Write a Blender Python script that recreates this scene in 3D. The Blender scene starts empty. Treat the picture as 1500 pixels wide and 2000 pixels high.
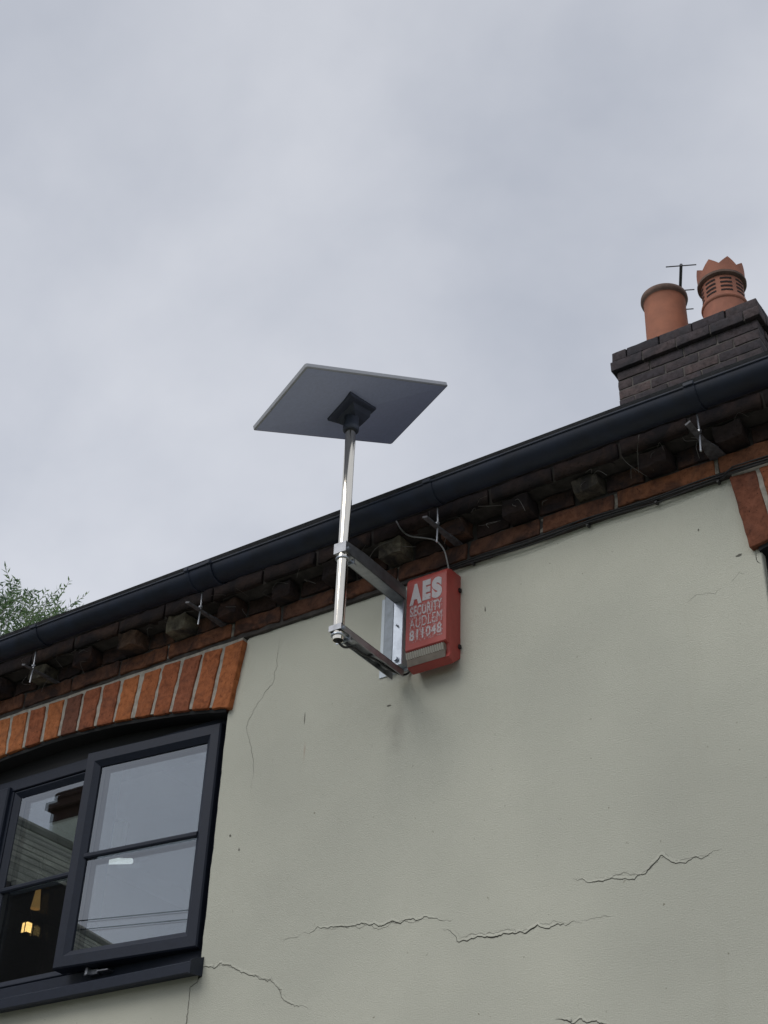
import bpy, bmesh, math, random
from mathutils import Vector, Matrix, noise as mn
R = math.radians
rnd = random.Random(7)
scene = bpy.context.scene
col = scene.collection

# ------------------------------------------------------------------ camera
cam_d = bpy.data.cameras.new("camera"); cam = bpy.data.objects.new("camera", cam_d); col.objects.link(cam)
cam_d.sensor_fit = 'AUTO'; cam_d.sensor_width = 36; cam_d.lens = 50.472
cam_d.clip_start = 0.05; cam_d.clip_end = 3000
XR = Vector((0.82577756, 0.56292726, 0.03470331))      # camera right, down, forward in world axes
XD = Vector((-0.30108006, 0.49202271, -0.81686256))
XF = Vector((-0.47690902, 0.6640983, 0.57578749))
m = Matrix((XR, -XD, -XF)).transposed().to_4x4(); m.translation = Vector((0, -3.6, 1.6))
cam.matrix_world = m
scene.camera = cam

# ------------------------------------------------------------------ sky and sun
SUN_EL, SUN_AZ = R(47), R(196)
w = bpy.data.worlds.new("World"); scene.world = w; w.use_nodes = True
nt = w.node_tree; nt.nodes.clear()
out = nt.nodes.new('ShaderNodeOutputWorld')
sky = nt.nodes.new('ShaderNodeTexSky'); sky.sky_type = 'NISHITA'; sky.sun_disc = False
sky.sun_elevation = SUN_EL; sky.sun_rotation = SUN_AZ
b1 = nt.nodes.new('ShaderNodeBackground'); b1.inputs[1].default_value = 0.10
nt.links.new(sky.outputs[0], b1.inputs[0])
tc = nt.nodes.new('ShaderNodeTexCoord')
mp = nt.nodes.new('ShaderNodeMapping'); mp.inputs['Scale'].default_value = (1.3, 1.5, 1.7)
mp.inputs['Rotation'].default_value = (0.2, 0.5, 0.4)
nt.links.new(tc.outputs['Generated'], mp.inputs[0])
n1 = nt.nodes.new('ShaderNodeTexNoise'); n1.inputs['Scale'].default_value = 3.2; n1.inputs['Detail'].default_value = 5
n1.inputs['Roughness'].default_value = 0.5; n1.inputs['Distortion'].default_value = 0.1
nt.links.new(mp.outputs[0], n1.inputs['Vector'])
cr = nt.nodes.new('ShaderNodeValToRGB')
cr.color_ramp.elements[0].position = 0.28; cr.color_ramp.elements[0].color = (0.46, 0.49, 0.56, 1)
cr.color_ramp.elements[1].position = 0.72; cr.color_ramp.elements[1].color = (0.65, 0.67, 0.725, 1)
nt.links.new(n1.outputs['Fac'], cr.inputs[0])
# a little brighter towards the horizon
sep = nt.nodes.new('ShaderNodeSeparateXYZ'); nt.links.new(tc.outputs['Generated'], sep.inputs[0])
mr = nt.nodes.new('ShaderNodeMapRange'); mr.inputs[1].default_value = 0.3; mr.inputs[2].default_value = 0.95
mr.inputs[3].default_value = 1.13; mr.inputs[4].default_value = 0.90
nt.links.new(sep.outputs['Z'], mr.inputs[0])
b2 = nt.nodes.new('ShaderNodeBackground')
nt.links.new(cr.outputs[0], b2.inputs[0]); nt.links.new(mr.outputs[0], b2.inputs[1])
mx = nt.nodes.new('ShaderNodeMixShader'); mx.inputs[0].default_value = 0.93
nt.links.new(b1.outputs[0], mx.inputs[1]); nt.links.new(b2.outputs[0], mx.inputs[2])
nt.links.new(mx.outputs[0], out.inputs[0])
sd = bpy.data.lights.new("sun", 'SUN'); sd.energy = 1.15; sd.angle = R(38); sd.color = (1, 0.97, 0.93)
so = bpy.data.objects.new("sun", sd); col.objects.link(so)
sdir = Vector((math.sin(SUN_AZ) * math.cos(SUN_EL), math.cos(SUN_AZ) * math.cos(SUN_EL), math.sin(SUN_EL)))
so.rotation_euler = sdir.to_track_quat('Z', 'Y').to_euler()
scene.view_settings.view_transform = 'Standard'; scene.view_settings.look = 'None'
scene.view_settings.exposure = 0.10; scene.view_settings.gamma = 1.0
scene.cycles.max_bounces = 8; scene.cycles.transparent_max_bounces = 12

# ------------------------------------------------------------------ materials
def mat(name):
    mt = bpy.data.materials.new(name); mt.use_nodes = True
    nt = mt.node_tree; bs = nt.nodes['Principled BSDF']
    return mt, nt, bs
def N(nt, t, **kw):
    n = nt.nodes.new(t)
    for k, v in kw.items():
        if k in n.inputs: n.inputs[k].default_value = v
        else: setattr(n, k, v)
    return n
def noise_node(nt, scale, detail=4, rough=0.55, stretch=None, coord='Object', dist=0.0):
    tc = N(nt, 'ShaderNodeTexCoord'); src = tc.outputs[coord]
    if stretch:
        mp = N(nt, 'ShaderNodeMapping'); mp.inputs['Scale'].default_value = stretch
        nt.links.new(src, mp.inputs[0]); src = mp.outputs[0]
    n = N(nt, 'ShaderNodeTexNoise', Scale=scale, Detail=detail, Roughness=rough, Distortion=dist)
    nt.links.new(src, n.inputs['Vector']); return n
def ramp(nt, src, stops):
    r = N(nt, 'ShaderNodeValToRGB'); e = r.color_ramp.elements
    while len(e) < len(stops): e.new(0.5)
    for i, (p, c) in enumerate(stops):
        e[i].position = p; e[i].color = (*c, 1) if len(c) == 3 else c
    nt.links.new(src, r.inputs[0]); return r
def mixc(nt, fac, a, b, mode='MIX'):
    x = N(nt, 'ShaderNodeMix', data_type='RGBA', blend_type=mode)
    for idx, v in ((0, fac), (6, a), (7, b)):
        if hasattr(v, 'links'): nt.links.new(v, x.inputs[idx])
        elif idx == 0: x.inputs[0].default_value = v
        else: x.inputs[idx].default_value = (*v, 1)
    return x.outputs[2]
def bump(nt, bs, src, strength, dist, prev=None):
    b = N(nt, 'ShaderNodeBump', Strength=strength, Distance=dist)
    nt.links.new(src, b.inputs['Height'])
    if prev: nt.links.new(prev.outputs[0], b.inputs['Normal'])
    nt.links.new(b.outputs[0], bs.inputs['Normal']); return b
def simple(name, c, rough=0.5, metal=0.0, var=0.12, scale=30, bmp=0.0, spec=None):
    mt, nt, bs = mat(name)
    n = noise_node(nt, scale)
    r = ramp(nt, n.outputs['Fac'], [(0.3, tuple(v * (1 - var) for v in c)), (0.7, tuple(min(1, v * (1 + var)) for v in c))])
    nt.links.new(r.outputs[0], bs.inputs['Base Color'])
    bs.inputs['Metallic'].default_value = metal
    rr = N(nt, 'ShaderNodeMapRange'); rr.inputs[3].default_value = max(0.02, rough - 0.06); rr.inputs[4].default_value = min(1, rough + 0.08)
    nt.links.new(n.outputs['Fac'], rr.inputs[0]); nt.links.new(rr.outputs[0], bs.inputs['Roughness'])
    if spec is not None: bs.inputs['Specular IOR Level'].default_value = spec
    if bmp: bump(nt, bs, n.outputs['Fac'], 0.5, bmp)
    return mt

def plaster_mat():
    mt, nt, bs = mat('painted_plaster')
    big = noise_node(nt, 0.85, 3, 0.5)
    base = ramp(nt, big.outputs['Fac'], [(0.28, (0.455, 0.455, 0.39)), (0.5, (0.54, 0.54, 0.458)), (0.72, (0.65, 0.643, 0.54))])
    # faint vertical dirt runs
    st = noise_node(nt, 6, 4, 0.6, (1.0, 1.0, 0.12))
    sr = ramp(nt, st.outputs['Fac'], [(0.60, (1, 1, 1)), (0.85, (0.92, 0.91, 0.89))])
    c = mixc(nt, 1.0, base.outputs[0], sr.outputs[0], 'MULTIPLY')
    sp = noise_node(nt, 60, 2, 0.5)
    spr = ramp(nt, sp.outputs['Fac'], [(0.23, (0.55, 0.53, 0.48)), (0.285, (1, 1, 1))])
    c = mixc(nt, 1.0, c, spr.outputs[0], 'MULTIPLY')
    gr = noise_node(nt, 420, 2, 0.6)
    grr = ramp(nt, gr.outputs['Fac'], [(0.3, (0.87, 0.87, 0.87)), (0.7, (1.09, 1.09, 1.09))])
    c = mixc(nt, 1.0, c, grr.outputs[0], 'MULTIPLY')
    # grimy run-off patch under the bracket and a rusty dribble
    for (sx, sz, wx, wz, cc_, am) in ((-2.50, 3.80, 0.10, 0.26, (0.30, 0.29, 0.25), 0.55), (-2.885, 3.80, 0.012, 0.14, (0.36, 0.24, 0.17), 0.5), (-2.30, 3.93, 0.16, 0.06, (0.30, 0.29, 0.26), 0.35)):
        tc_ = N(nt, 'ShaderNodeTexCoord'); mp_ = N(nt, 'ShaderNodeMapping')
        mp_.inputs['Scale'].default_value = (1 / wx, 0, 1 / wz); mp_.inputs['Location'].default_value = (-sx / wx, 0, -sz / wz)
        nt.links.new(tc_.outputs['Object'], mp_.inputs[0])
        ln_ = N(nt, 'ShaderNodeVectorMath', operation='LENGTH'); nt.links.new(mp_.outputs[0], ln_.inputs[0])
        nn_ = noise_node(nt, 12, 4, 0.6); ad = N(nt, 'ShaderNodeMath', operation='ADD'); nt.links.new(ln_.outputs['Value'], ad.inputs[0]); nt.links.new(nn_.outputs['Fac'], ad.inputs[1])
        rp = ramp(nt, ad.outputs[0], [(0.40, (am,) * 3), (1.0, (0, 0, 0))])
        rp.color_ramp.interpolation = 'EASE'
        c = mixc(nt, rp.outputs[0], c, cc_)
    nt.links.new(c, bs.inputs['Base Color'])
    bs.inputs['Roughness'].default_value = 0.85; bs.inputs['Specular IOR Level'].default_value = 0.25
    f = noise_node(nt, 230, 3, 0.7); b = bump(nt, bs, f.outputs['Fac'], 0.8, 0.0026)
    t = noise_node(nt, 22, 4, 0.55); b = bump(nt, bs, t.outputs['Fac'], 0.4, 0.0022, b)
    l = noise_node(nt, 3.0, 2, 0.5); bump(nt, bs, l.outputs['Fac'], 0.6, 0.010, b)
    return mt

def brick_mat(name, stops, soot=(0.02, 0.018, 0.02), soot_lo=0.5, soot_hi=0.75, soot_max=0.6, rough=0.85):
    mt, nt, bs = mat(name)
    at = N(nt, 'ShaderNodeAttribute', attribute_name='tint')
    base = ramp(nt, at.outputs['Fac'], stops)
    n = noise_node(nt, 38, 6, 0.65, dist=0.4)
    v = ramp(nt, n.outputs['Fac'], [(0.30, (0.52, 0.48, 0.46)), (0.5, (0.95, 0.95, 0.95)), (0.72, (1.25, 1.3, 1.35))])
    c = mixc(nt, 1.0, base.outputs[0], v.outputs[0], 'MULTIPLY')
    sn = noise_node(nt, 9, 5, 0.6, dist=0.8)
    sr = ramp(nt, sn.outputs['Fac'], [(soot_lo, (0, 0, 0)), (soot_hi, (soot_max,) * 3)])
    c = mixc(nt, sr.outputs[0], c, soot)
    pits = noise_node(nt, 130, 2, 0.5)
    pr = ramp(nt, pits.outputs['Fac'], [(0.25, (0.25, 0.2, 0.18)), (0.34, (1, 1, 1))])
    c = mixc(nt, 1.0, c, pr.outputs[0], 'MULTIPLY')
    nt.links.new(c, bs.inputs['Base Color']); bs.inputs['Roughness'].default_value = rough
    bs.inputs['Specular IOR Level'].default_value = 0.25
    f = noise_node(nt, 90, 5, 0.7); b = bump(nt, bs, f.outputs['Fac'], 0.7, 0.003)
    bump(nt, bs, pr.outputs[0], 0.6, 0.002, b)
    return mt

def slate_mat(name, c1, c2, sx, sz, axis_uv=False):
    mt, nt, bs = mat(name)
    tc = N(nt, 'ShaderNodeTexCoord'); mp = N(nt, 'ShaderNodeMapping')
    nt.links.new(tc.outputs['UV'], mp.inputs[0])
    br = N(nt, 'ShaderNodeTexBrick'); nt.links.new(mp.outputs[0], br.inputs['Vector'])
    br.inputs['Color1'].default_value = (*c1, 1); br.inputs['Color2'].default_value = (*c2, 1)
    br.inputs['Mortar'].default_value = (0.02, 0.02, 0.02, 1); br.inputs['Scale'].default_value = 1
    br.inputs['Brick Width'].default_value = sx; br.inputs['Mortar'].default_value = (*[v * 0.6 for v in c1], 1); br.inputs['Row Height'].default_value = sz
    br.inputs['Mortar Size'].default_value = 0.012
    n = noise_node(nt, 3, 5); r = ramp(nt, n.outputs['Fac'], [(0.3, (0.7, 0.7, 0.7)), (0.7, (1.2, 1.2, 1.2))])
    nt.links.new(mixc(nt, 1.0, br.outputs['Color'], r.outputs[0], 'MULTIPLY'), bs.inputs['Base Color'])
    bs.inputs['Roughness'].default_value = 0.7
    bump(nt, bs, br.outputs['Fac'], 0.6, -0.01)
    return mt

def glass_mat(name, refl):
    mt, nt, bs = mat(name); nt.nodes.remove(bs)
    o = nt.nodes['Material Output']
    tr = N(nt, 'ShaderNodeBsdfTransparent'); tr.inputs[0].default_value = (0.86, 0.9, 0.9, 1)
    gl = N(nt, 'ShaderNodeBsdfGlossy', Roughness=0.0); gl.inputs[0].default_value = (0.92, 0.96, 1.0, 1)
    fr = N(nt, 'ShaderNodeLayerWeight', Blend=0.5)
    ma = N(nt, 'ShaderNodeMath', operation='MULTIPLY_ADD'); ma.inputs[1].default_value = 0.25; ma.inputs[2].default_value = refl
    nt.links.new(fr.outputs['Facing'], ma.inputs[0])
    mx = N(nt, 'ShaderNodeMixShader'); nt.links.new(ma.outputs[0], mx.inputs[0])
    nt.links.new(tr.outputs[0], mx.inputs[1]); nt.links.new(gl.outputs[0], mx.inputs[2])
    nt.links.new(mx.outputs[0], o.inputs[0]); return mt

def emit_mat(name, c, s):
    mt, nt, bs = mat(name)
    n = noise_node(nt, 40); r = ramp(nt, n.outputs['Fac'], [(0.3, tuple(v * 0.8 for v in c)), (0.7, c)])
    nt.links.new(r.outputs[0], bs.inputs['Emission Color']); bs.inputs['Emission Strength'].default_value = s
    bs.inputs['Base Color'].default_value = (*c, 1)
    return mt

ORANGE = [(0.0, (0.075, 0.035, 0.026)), (0.12, (0.12, 0.05, 0.032)), (0.3, (0.23, 0.075, 0.038)), (0.55, (0.30, 0.092, 0.036)), (0.8, (0.38, 0.125, 0.043)), (1.0, (0.41, 0.15, 0.055))]
M = {}
M['plaster'] = plaster_mat()
M['arch_brick'] = brick_mat('arch_brick', ORANGE, soot_lo=0.52, soot_hi=0.8, soot_max=0.55)
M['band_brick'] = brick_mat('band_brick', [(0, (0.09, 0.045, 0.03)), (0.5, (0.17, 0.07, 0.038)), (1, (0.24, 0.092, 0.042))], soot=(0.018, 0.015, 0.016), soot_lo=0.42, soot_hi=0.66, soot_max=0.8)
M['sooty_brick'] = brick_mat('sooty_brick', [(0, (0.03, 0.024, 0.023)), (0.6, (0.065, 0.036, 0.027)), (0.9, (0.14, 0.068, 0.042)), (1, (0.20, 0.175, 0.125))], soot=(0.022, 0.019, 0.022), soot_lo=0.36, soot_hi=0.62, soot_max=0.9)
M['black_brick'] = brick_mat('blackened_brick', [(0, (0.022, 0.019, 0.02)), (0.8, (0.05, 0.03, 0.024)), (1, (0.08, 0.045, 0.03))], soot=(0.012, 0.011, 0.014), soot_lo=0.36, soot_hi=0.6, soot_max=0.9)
M['stack_brick'] = brick_mat('stack_brick', [(0, (0.05, 0.042, 0.048)), (0.5, (0.078, 0.060, 0.062)), (1, (0.12, 0.085, 0.08))], soot=(0.03, 0.032, 0.038), soot_lo=0.4, soot_hi=0.7, soot_max=0.7)
M['far_brick'] = brick_mat('far_brick', [(0, (0.06, 0.03, 0.022)), (1, (0.14, 0.06, 0.04))])
M['screen_dark'] = simple('reflection_screen_dark', (0.022, 0.018, 0.016), 0.9, var=0.3, scale=4)
M['mortar'] = simple('lime_mortar', (0.34, 0.315, 0.27), 0.9, var=0.25, scale=45, bmp=0.004)
M['pale_joint'] = simple('stained_joint', (0.20, 0.18, 0.15), 0.95, var=0.6, scale=60, bmp=0.004)
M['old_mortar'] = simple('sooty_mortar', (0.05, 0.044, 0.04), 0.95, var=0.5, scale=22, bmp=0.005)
M['stack_mortar'] = simple('stack_mortar', (0.10, 0.09, 0.083), 0.95, var=0.45, scale=14, bmp=0.004)
M['masonry'] = simple('masonry_core', (0.06, 0.05, 0.045), 0.95)
M['gutter'] = simple('gutter_black_plastic', (0.010, 0.0165, 0.034), 0.62, var=0.35, scale=12, bmp=0.0006)
M['upvc'] = simple('anthracite_frame', (0.015, 0.020, 0.034), 0.5, var=0.12, scale=50, bmp=0.0002, spec=0.3)
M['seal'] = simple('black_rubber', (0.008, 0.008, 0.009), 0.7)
M['spacer'] = simple('grey_spacer_bar', (0.06, 0.062, 0.066), 0.5)
M['glass_out'] = glass_mat('outer_glass', 0.13)
M['glass_in'] = glass_mat('inner_glass', 0.16)
M['iron'] = simple('weathered_iron', (0.10, 0.10, 0.11), 0.6, metal=0.3, var=0.4, scale=60, bmp=0.001)
M['galv'] = simple('galvanised_steel', (0.42, 0.46, 0.51), 0.34, metal=0.85, var=0.14, scale=35, bmp=0.0006)
M['galv_dull'] = simple('galvanised_arm', (0.36, 0.37, 0.39), 0.40, metal=0.9, var=0.16, scale=35, bmp=0.0006)
M['galv_shaded'] = simple('shaded_zinc', (0.20, 0.225, 0.25), 0.45, metal=0.6, var=0.18, scale=35, bmp=0.0006)  # shading of the bracket's middle web put into the steel colour
M['bright'] = simple('bright_flange', (0.46, 0.51, 0.55), 0.45, metal=0.35, var=0.08, scale=35, bmp=0.0003)
M['pole'] = simple('polished_pole', (0.84, 0.79, 0.69), 0.12, metal=1.0, var=0.03, scale=18)
M['dish'] = simple('dish_underside', (0.52, 0.57, 0.76), 0.6, var=0.05, scale=80, spec=0.3)
M['dish_rim'] = simple('dish_rim', (0.42, 0.43, 0.46), 0.5, var=0.05)
M['dish_face'] = simple('dish_face', (0.75, 0.75, 0.74), 0.5, var=0.03)
M['dish_mount'] = simple('dish_mount', (0.06, 0.07, 0.10), 0.5, var=0.1)
M['red'] = simple('faded_red_plastic', (0.345, 0.052, 0.042), 0.5, var=0.12, scale=16, bmp=0.0005)
M['lens_highlight'] = simple('lens_rib_highlight', (0.45, 0.43, 0.37), 0.4)  # highlight on alternate rib faces, put into the colour
M['terracotta'] = simple('terracotta_pot', (0.36, 0.14, 0.082), 0.8, var=0.16, scale=9, bmp=0.003)
M['terracotta_b'] = simple('terracotta_crown_pot', (0.33, 0.13, 0.083), 0.8, var=0.2, scale=11, bmp=0.003)
M['soot_clay'] = simple('sooty_clay_rim', (0.15, 0.095, 0.075), 0.85, var=0.35, scale=14, bmp=0.003)
M['dark'] = simple('dark_void', (0.02, 0.012, 0.012), 0.9)
M['cable_grey'] = simple('grey_cable', (0.25, 0.25, 0.25), 0.6)
M['cable_black'] = simple('black_cable', (0.012, 0.012, 0.013), 0.5)
M['crack'] = simple('crack_dark', (0.05, 0.048, 0.04), 1.0)
M['hair'] = simple('hairline_crack', (0.13, 0.125, 0.105), 1.0)
M['web'] = simple('dry_cobweb', (0.17, 0.16, 0.15), 0.9)
M['slate'] = slate_mat('roof_slates', (0.06, 0.062, 0.072), (0.085, 0.085, 0.09), 0.28, 0.2)
M['far_slate'] = slate_mat('far_roof_tiles', (0.36, 0.365, 0.31), (0.52, 0.52, 0.43), 2.7, 0.12)
M['far_render'] = simple('far_render', (0.62, 0.65, 0.56), 0.9, var=0.1, scale=3)
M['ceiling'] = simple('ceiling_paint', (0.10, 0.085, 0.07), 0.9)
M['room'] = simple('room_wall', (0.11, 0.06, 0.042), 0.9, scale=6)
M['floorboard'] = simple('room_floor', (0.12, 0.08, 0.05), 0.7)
M['white'] = simple('white_tube', (0.8, 0.82, 0.82), 0.4, var=0.03)
M['lamp_glow'] = emit_mat('lamp_glow', (1.0, 0.60, 0.20), 2.6)
M['shade_glow'] = emit_mat('lit_fabric_shade', (0.42, 0.24, 0.08), 0.55)
M['tube_glow'] = emit_mat('lit_tube', (0.85, 0.9, 0.9), 0.75)
M['asphalt'] = simple('asphalt', (0.16, 0.155, 0.15), 0.9, var=0.3, scale=20, bmp=0.004)
M['paving'] = simple('paving', (0.34, 0.33, 0.31), 0.9, var=0.15, scale=2, bmp=0.003)
M['grass'] = simple('grass_field', (0.05, 0.09, 0.03), 0.95, var=0.4, scale=1.5)
M['kerb'] = simple('kerb_stone', (0.3, 0.29, 0.27), 0.9)
M['bark'] = simple('willow_bark', (0.09, 0.07, 0.05), 0.95, var=0.3, scale=12, bmp=0.01)
M['wood'] = simple('utility_pole_wood', (0.1, 0.075, 0.055), 0.9, var=0.3, scale=12)

def leaf_mat():
    mt, nt, bs = mat('willow_leaf')
    at = N(nt, 'ShaderNodeAttribute', attribute_name='tint')
    r = ramp(nt, at.outputs['Fac'], [(0, (0.055, 0.11, 0.055)), (0.5, (0.15, 0.245, 0.105)), (0.85, (0.25, 0.35, 0.16)), (1, (0.30, 0.36, 0.26))])
    nt.links.new(r.outputs[0], bs.inputs['Base Color']); bs.inputs['Roughness'].default_value = 0.55
    tr = N(nt, 'ShaderNodeBsdfTranslucent'); nt.links.new(r.outputs[0], tr.inputs[0])
    mx = N(nt, 'ShaderNodeMixShader'); mx.inputs[0].default_value = 0.4
    nt.links.new(bs.outputs[0], mx.inputs[1]); nt.links.new(tr.outputs[0], mx.inputs[2])
    nt.links.new(mx.outputs[0], nt.nodes['Material Output'].inputs[0]); return mt
M['leaf'] = leaf_mat()

def lens_mat():
    mt, nt, bs = mat('ribbed_lens')
    n = noise_node(nt, 25); r = ramp(nt, n.outputs['Fac'], [(0.3, (0.17, 0.14, 0.115)), (0.7, (0.27, 0.235, 0.19))])
    nt.links.new(r.outputs[0], bs.inputs['Base Color']); bs.inputs['Roughness'].default_value = 0.3
    bs.inputs['Transmission Weight'].default_value = 0.15
    return mt
M['lens'] = lens_mat()
def letter_mat(name, lo, hi, scale):
    mt, nt, bs = mat(name)
    n = noise_node(nt, scale, 5, 0.75)
    r = ramp(nt, n.outputs['Fac'], [(lo, (0, 0, 0)), (hi, (1, 1, 1))])
    c = mixc(nt, r.outputs[0], (0.33, 0.055, 0.045), (0.47, 0.45, 0.46))
    nt.links.new(c, bs.inputs['Base Color']); bs.inputs['Roughness'].default_value = 0.6
    return mt
M['letter'] = letter_mat('worn_white_lettering', 0.30, 0.42, 160)
M['letter_worn'] = letter_mat('flaking_white_lettering', 0.39, 0.50, 200)
M['ghost'] = letter_mat('paint_residue', 0.52, 0.66, 170)

# ------------------------------------------------------------------ mesh helpers
def obj(name, bm, m_, parent=None, smooth=False, auto=None):
    me = bpy.data.meshes.new(name)
    bmesh.ops.recalc_face_normals(bm, faces=bm.faces)
    bm.to_mesh(me); bm.free()
    ms = m_ if isinstance(m_, (list, tuple)) else [m_]
    for x in ms: me.materials.append(x)
    if smooth:
        for p in me.polygons: p.use_smooth = True
        if auto is not None: me.set_sharp_from_angle(angle=R(auto))
    o = bpy.data.objects.new(name, me); col.objects.link(o)
    if parent: o.parent = parent
    return o
def tag(o, label=None, cat=None, group=None, kind=None):
    if label: o['label'] = label
    if cat: o['category'] = cat
    if group: o['group'] = group
    if kind: o['kind'] = kind
    return o
def thing(name, label, cat, group=None):
    o = bpy.data.objects.new(name, None); col.objects.link(o); o.empty_display_size = 0.1
    return tag(o, label, cat, group)
def base_at(root, loc):
    """move the empty to the base of its thing, keeping the parts where they are"""
    v = Vector(loc); root.location = v
    for ch in root.children: ch.location = ch.location - v
def box(bm, x0, x1, y0, y1, z0, z1, bev=0.0, seg=1, mat_i=0, xf=None):
    vs = [bm.verts.new((x, y, z)) for x in (x0, x1) for y in (y0, y1) for z in (z0, z1)]
    idx = ((0, 1, 3, 2), (4, 6, 7, 5), (0, 4, 5, 1), (2, 3, 7, 6), (0, 2, 6, 4), (1, 5, 7, 3))
    fs = [bm.faces.new([vs[i] for i in f]) for f in idx]
    for f in fs: f.material_index = mat_i
    if xf:
        for v in vs: v.co = xf @ v.co
    if bev:
        es = list({e for f in fs for e in f.edges})
        bmesh.ops.bevel(bm, geom=es, offset=bev, segments=seg, affect='EDGES', profile=0.5)
def tube(bm, pts, r, n=8, cap=True, taper=None):
    pts = [Vector(p) for p in pts]; rings = []
    up = None
    for i, p in enumerate(pts):
        d = (pts[min(i + 1, len(pts) - 1)] - pts[max(i - 1, 0)]).normalized()
        if up is None:
            a = Vector((0, 0, 1)) if abs(d.z) < 0.9 else Vector((1, 0, 0))
            up = (a - d * a.dot(d)).normalized()
        else: up = (up - d * up.dot(d)).normalized()
        s = d.cross(up); rr = r if taper is None else r * taper[i]
        rings.append([bm.verts.new(p + (up * math.cos(t) + s * math.sin(t)) * rr) for t in (2 * math.pi * k / n for k in range(n))])
    for a, b in zip(rings, rings[1:]):
        for k in range(n): bm.faces.new((a[k], a[(k + 1) % n], b[(k + 1) % n], b[k]))
    if cap and n > 2: bm.faces.new(rings[0]); bm.faces.new(rings[-1][::-1])
def smooth_path(pts, n=6):
    P = [Vector(p) for p in pts]; P = [P[0]] + P + [P[-1]]; o = []
    for i in range(1, len(P) - 2):
        for k in range(n):
            t = k / n; a, b, c, d = P[i - 1], P[i], P[i + 1], P[i + 2]
            o.append(0.5 * ((2 * b) + (c - a) * t + (2 * a - 5 * b + 4 * c - d) * t * t + (3 * b - a - 3 * c + d) * t ** 3))
    o.append(P[-2]); return o
def lathe(bm, prof, cx, cy, n=40, closed=False):
    rings = [[bm.verts.new((cx + r * math.cos(2 * math.pi * k / n), cy + r * math.sin(2 * math.pi * k / n), z)) for k in range(n)] for r, z in prof]
    for a, b in zip(rings, rings[1:]):
        for k in range(n): bm.faces.new((a[k], a[(k + 1) % n], b[(k + 1) % n], b[k]))
    return rings
def sweep_x(bm, prof, x0, x1, nseg=1, jitter=0.0, cap=True):
    """closed (y,z) profile swept along x"""
    rings = []
    for i in range(nseg + 1):
        x = x0 + (x1 - x0) * i / nseg
        dz = mn.noise(Vector((x * 0.9, 3.1, 0))) * jitter
        rings.append([bm.verts.new((x, y, z + dz)) for y, z in prof])
    n = len(prof)
    for a, b in zip(rings, rings[1:]):
        for k in range(n): bm.faces.new((a[k], a[(k + 1) % n], b[(k + 1) % n], b[k]))
    if cap: bm.faces.new(rings[0]); bm.faces.new(rings[-1][::-1])

def brick(bm, hx, hy, hz, xf, tint, r=0.006, rough=0.0016, seed=0.0):
    """rounded, slightly uneven brick; xf maps local (x,y,z) to world"""
    lay = bm.verts.layers.float_color.get('tint') or bm.verts.layers.float_color.new('tint')
    def cuts(h, m_):
        c = [-h, -h + r * 0.35, -h + r]
        k = max(1, int(round((2 * h - 2 * r) / m_)))
        c += [-h + r + (2 * h - 2 * r) * i / k for i in range(1, k)]
        return c + [h - r, h - r * 0.35, h]
    cx, cy, cz = cuts(hx, 0.03), cuts(hy, 0.06), cuts(hz, 0.03)
    nx, ny, nz = len(cx) - 1, len(cy) - 1, len(cz) - 1
    cache = {}
    def V(i, j, k):
        if (i, j, k) in cache: return cache[(i, j, k)]
        q = Vector((cx[i], cy[j], cz[k]))
        p = Vector((max(-hx + r, min(hx - r, q.x)), max(-hy + r, min(hy - r, q.y)), max(-hz + r, min(hz - r, q.z))))
        d = q - p
        if d.length > 1e-7: q = p + d.normalized() * r
        s = Vector((seed * 3.7, seed * 1.3, seed * 7.1))
        dn = mn.noise_vector(q * 28 + s) * rough + mn.noise_vector(q * 75 + s) * rough * 0.6
        v = bm.verts.new(xf(q + dn)); v[lay] = (tint, tint, tint, 1); cache[(i, j, k)] = v; return v
    for i in range(nx):
        for j in range(ny):
            for k in (0, nz):
                bm.faces.new((V(i, j, k), V(i + 1, j, k), V(i + 1, j + 1, k), V(i, j + 1, k)))
    for i in range(nx):
        for k in range(nz):
            for j in (0, ny):
                bm.faces.new((V(i, j, k), V(i + 1, j, k), V(i + 1, j, k + 1), V(i, j, k + 1)))
    for j in range(ny):
        for k in range(nz):
            for i in (0, nx):
                bm.faces.new((V(i, j, k), V(i, j + 1, k), V(i, j + 1, k + 1), V(i, j, k + 1)))
def brick_box(bm, x0, x1, y0, y1, z0, z1, tint, r=0.006, rough=0.0016, seed=None, rot=0.0):
    seed = rnd.random() * 50 if seed is None else seed
    c = Vector(((x0 + x1) / 2, (y0 + y1) / 2, (z0 + z1) / 2)); mr_ = Matrix.Rotation(rot, 3, 'Y')
    brick(bm, (x1 - x0) / 2, (y1 - y0) / 2, (z1 - z0) / 2, lambda q: c + mr_ @ q, tint, r, rough, seed)

# ------------------------------------------------------------------ ground
bm = bmesh.new(); box(bm, -600, 600, -600, 600, -0.6, -0.016)
tag(obj('ground', bm, M['grass']), kind='structure')
bm = bmesh.new(); box(bm, -10.4, 60, -6.6, -1.6, -0.5, -0.004)
tag(obj('road', bm, M['asphalt']), kind='structure')
bm = bmesh.new(); box(bm, -10.4, 60, -1.6, -0.0, -0.5, 0.10); 
tag(obj('pavement', bm, M['paving']), kind='structure')
bm = bmesh.new(); box(bm, -10.4, 60, -1.75, -1.603, -0.5, 0.105, 0.01)
tag(obj('kerb', bm, M['kerb']), kind='structure')

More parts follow.
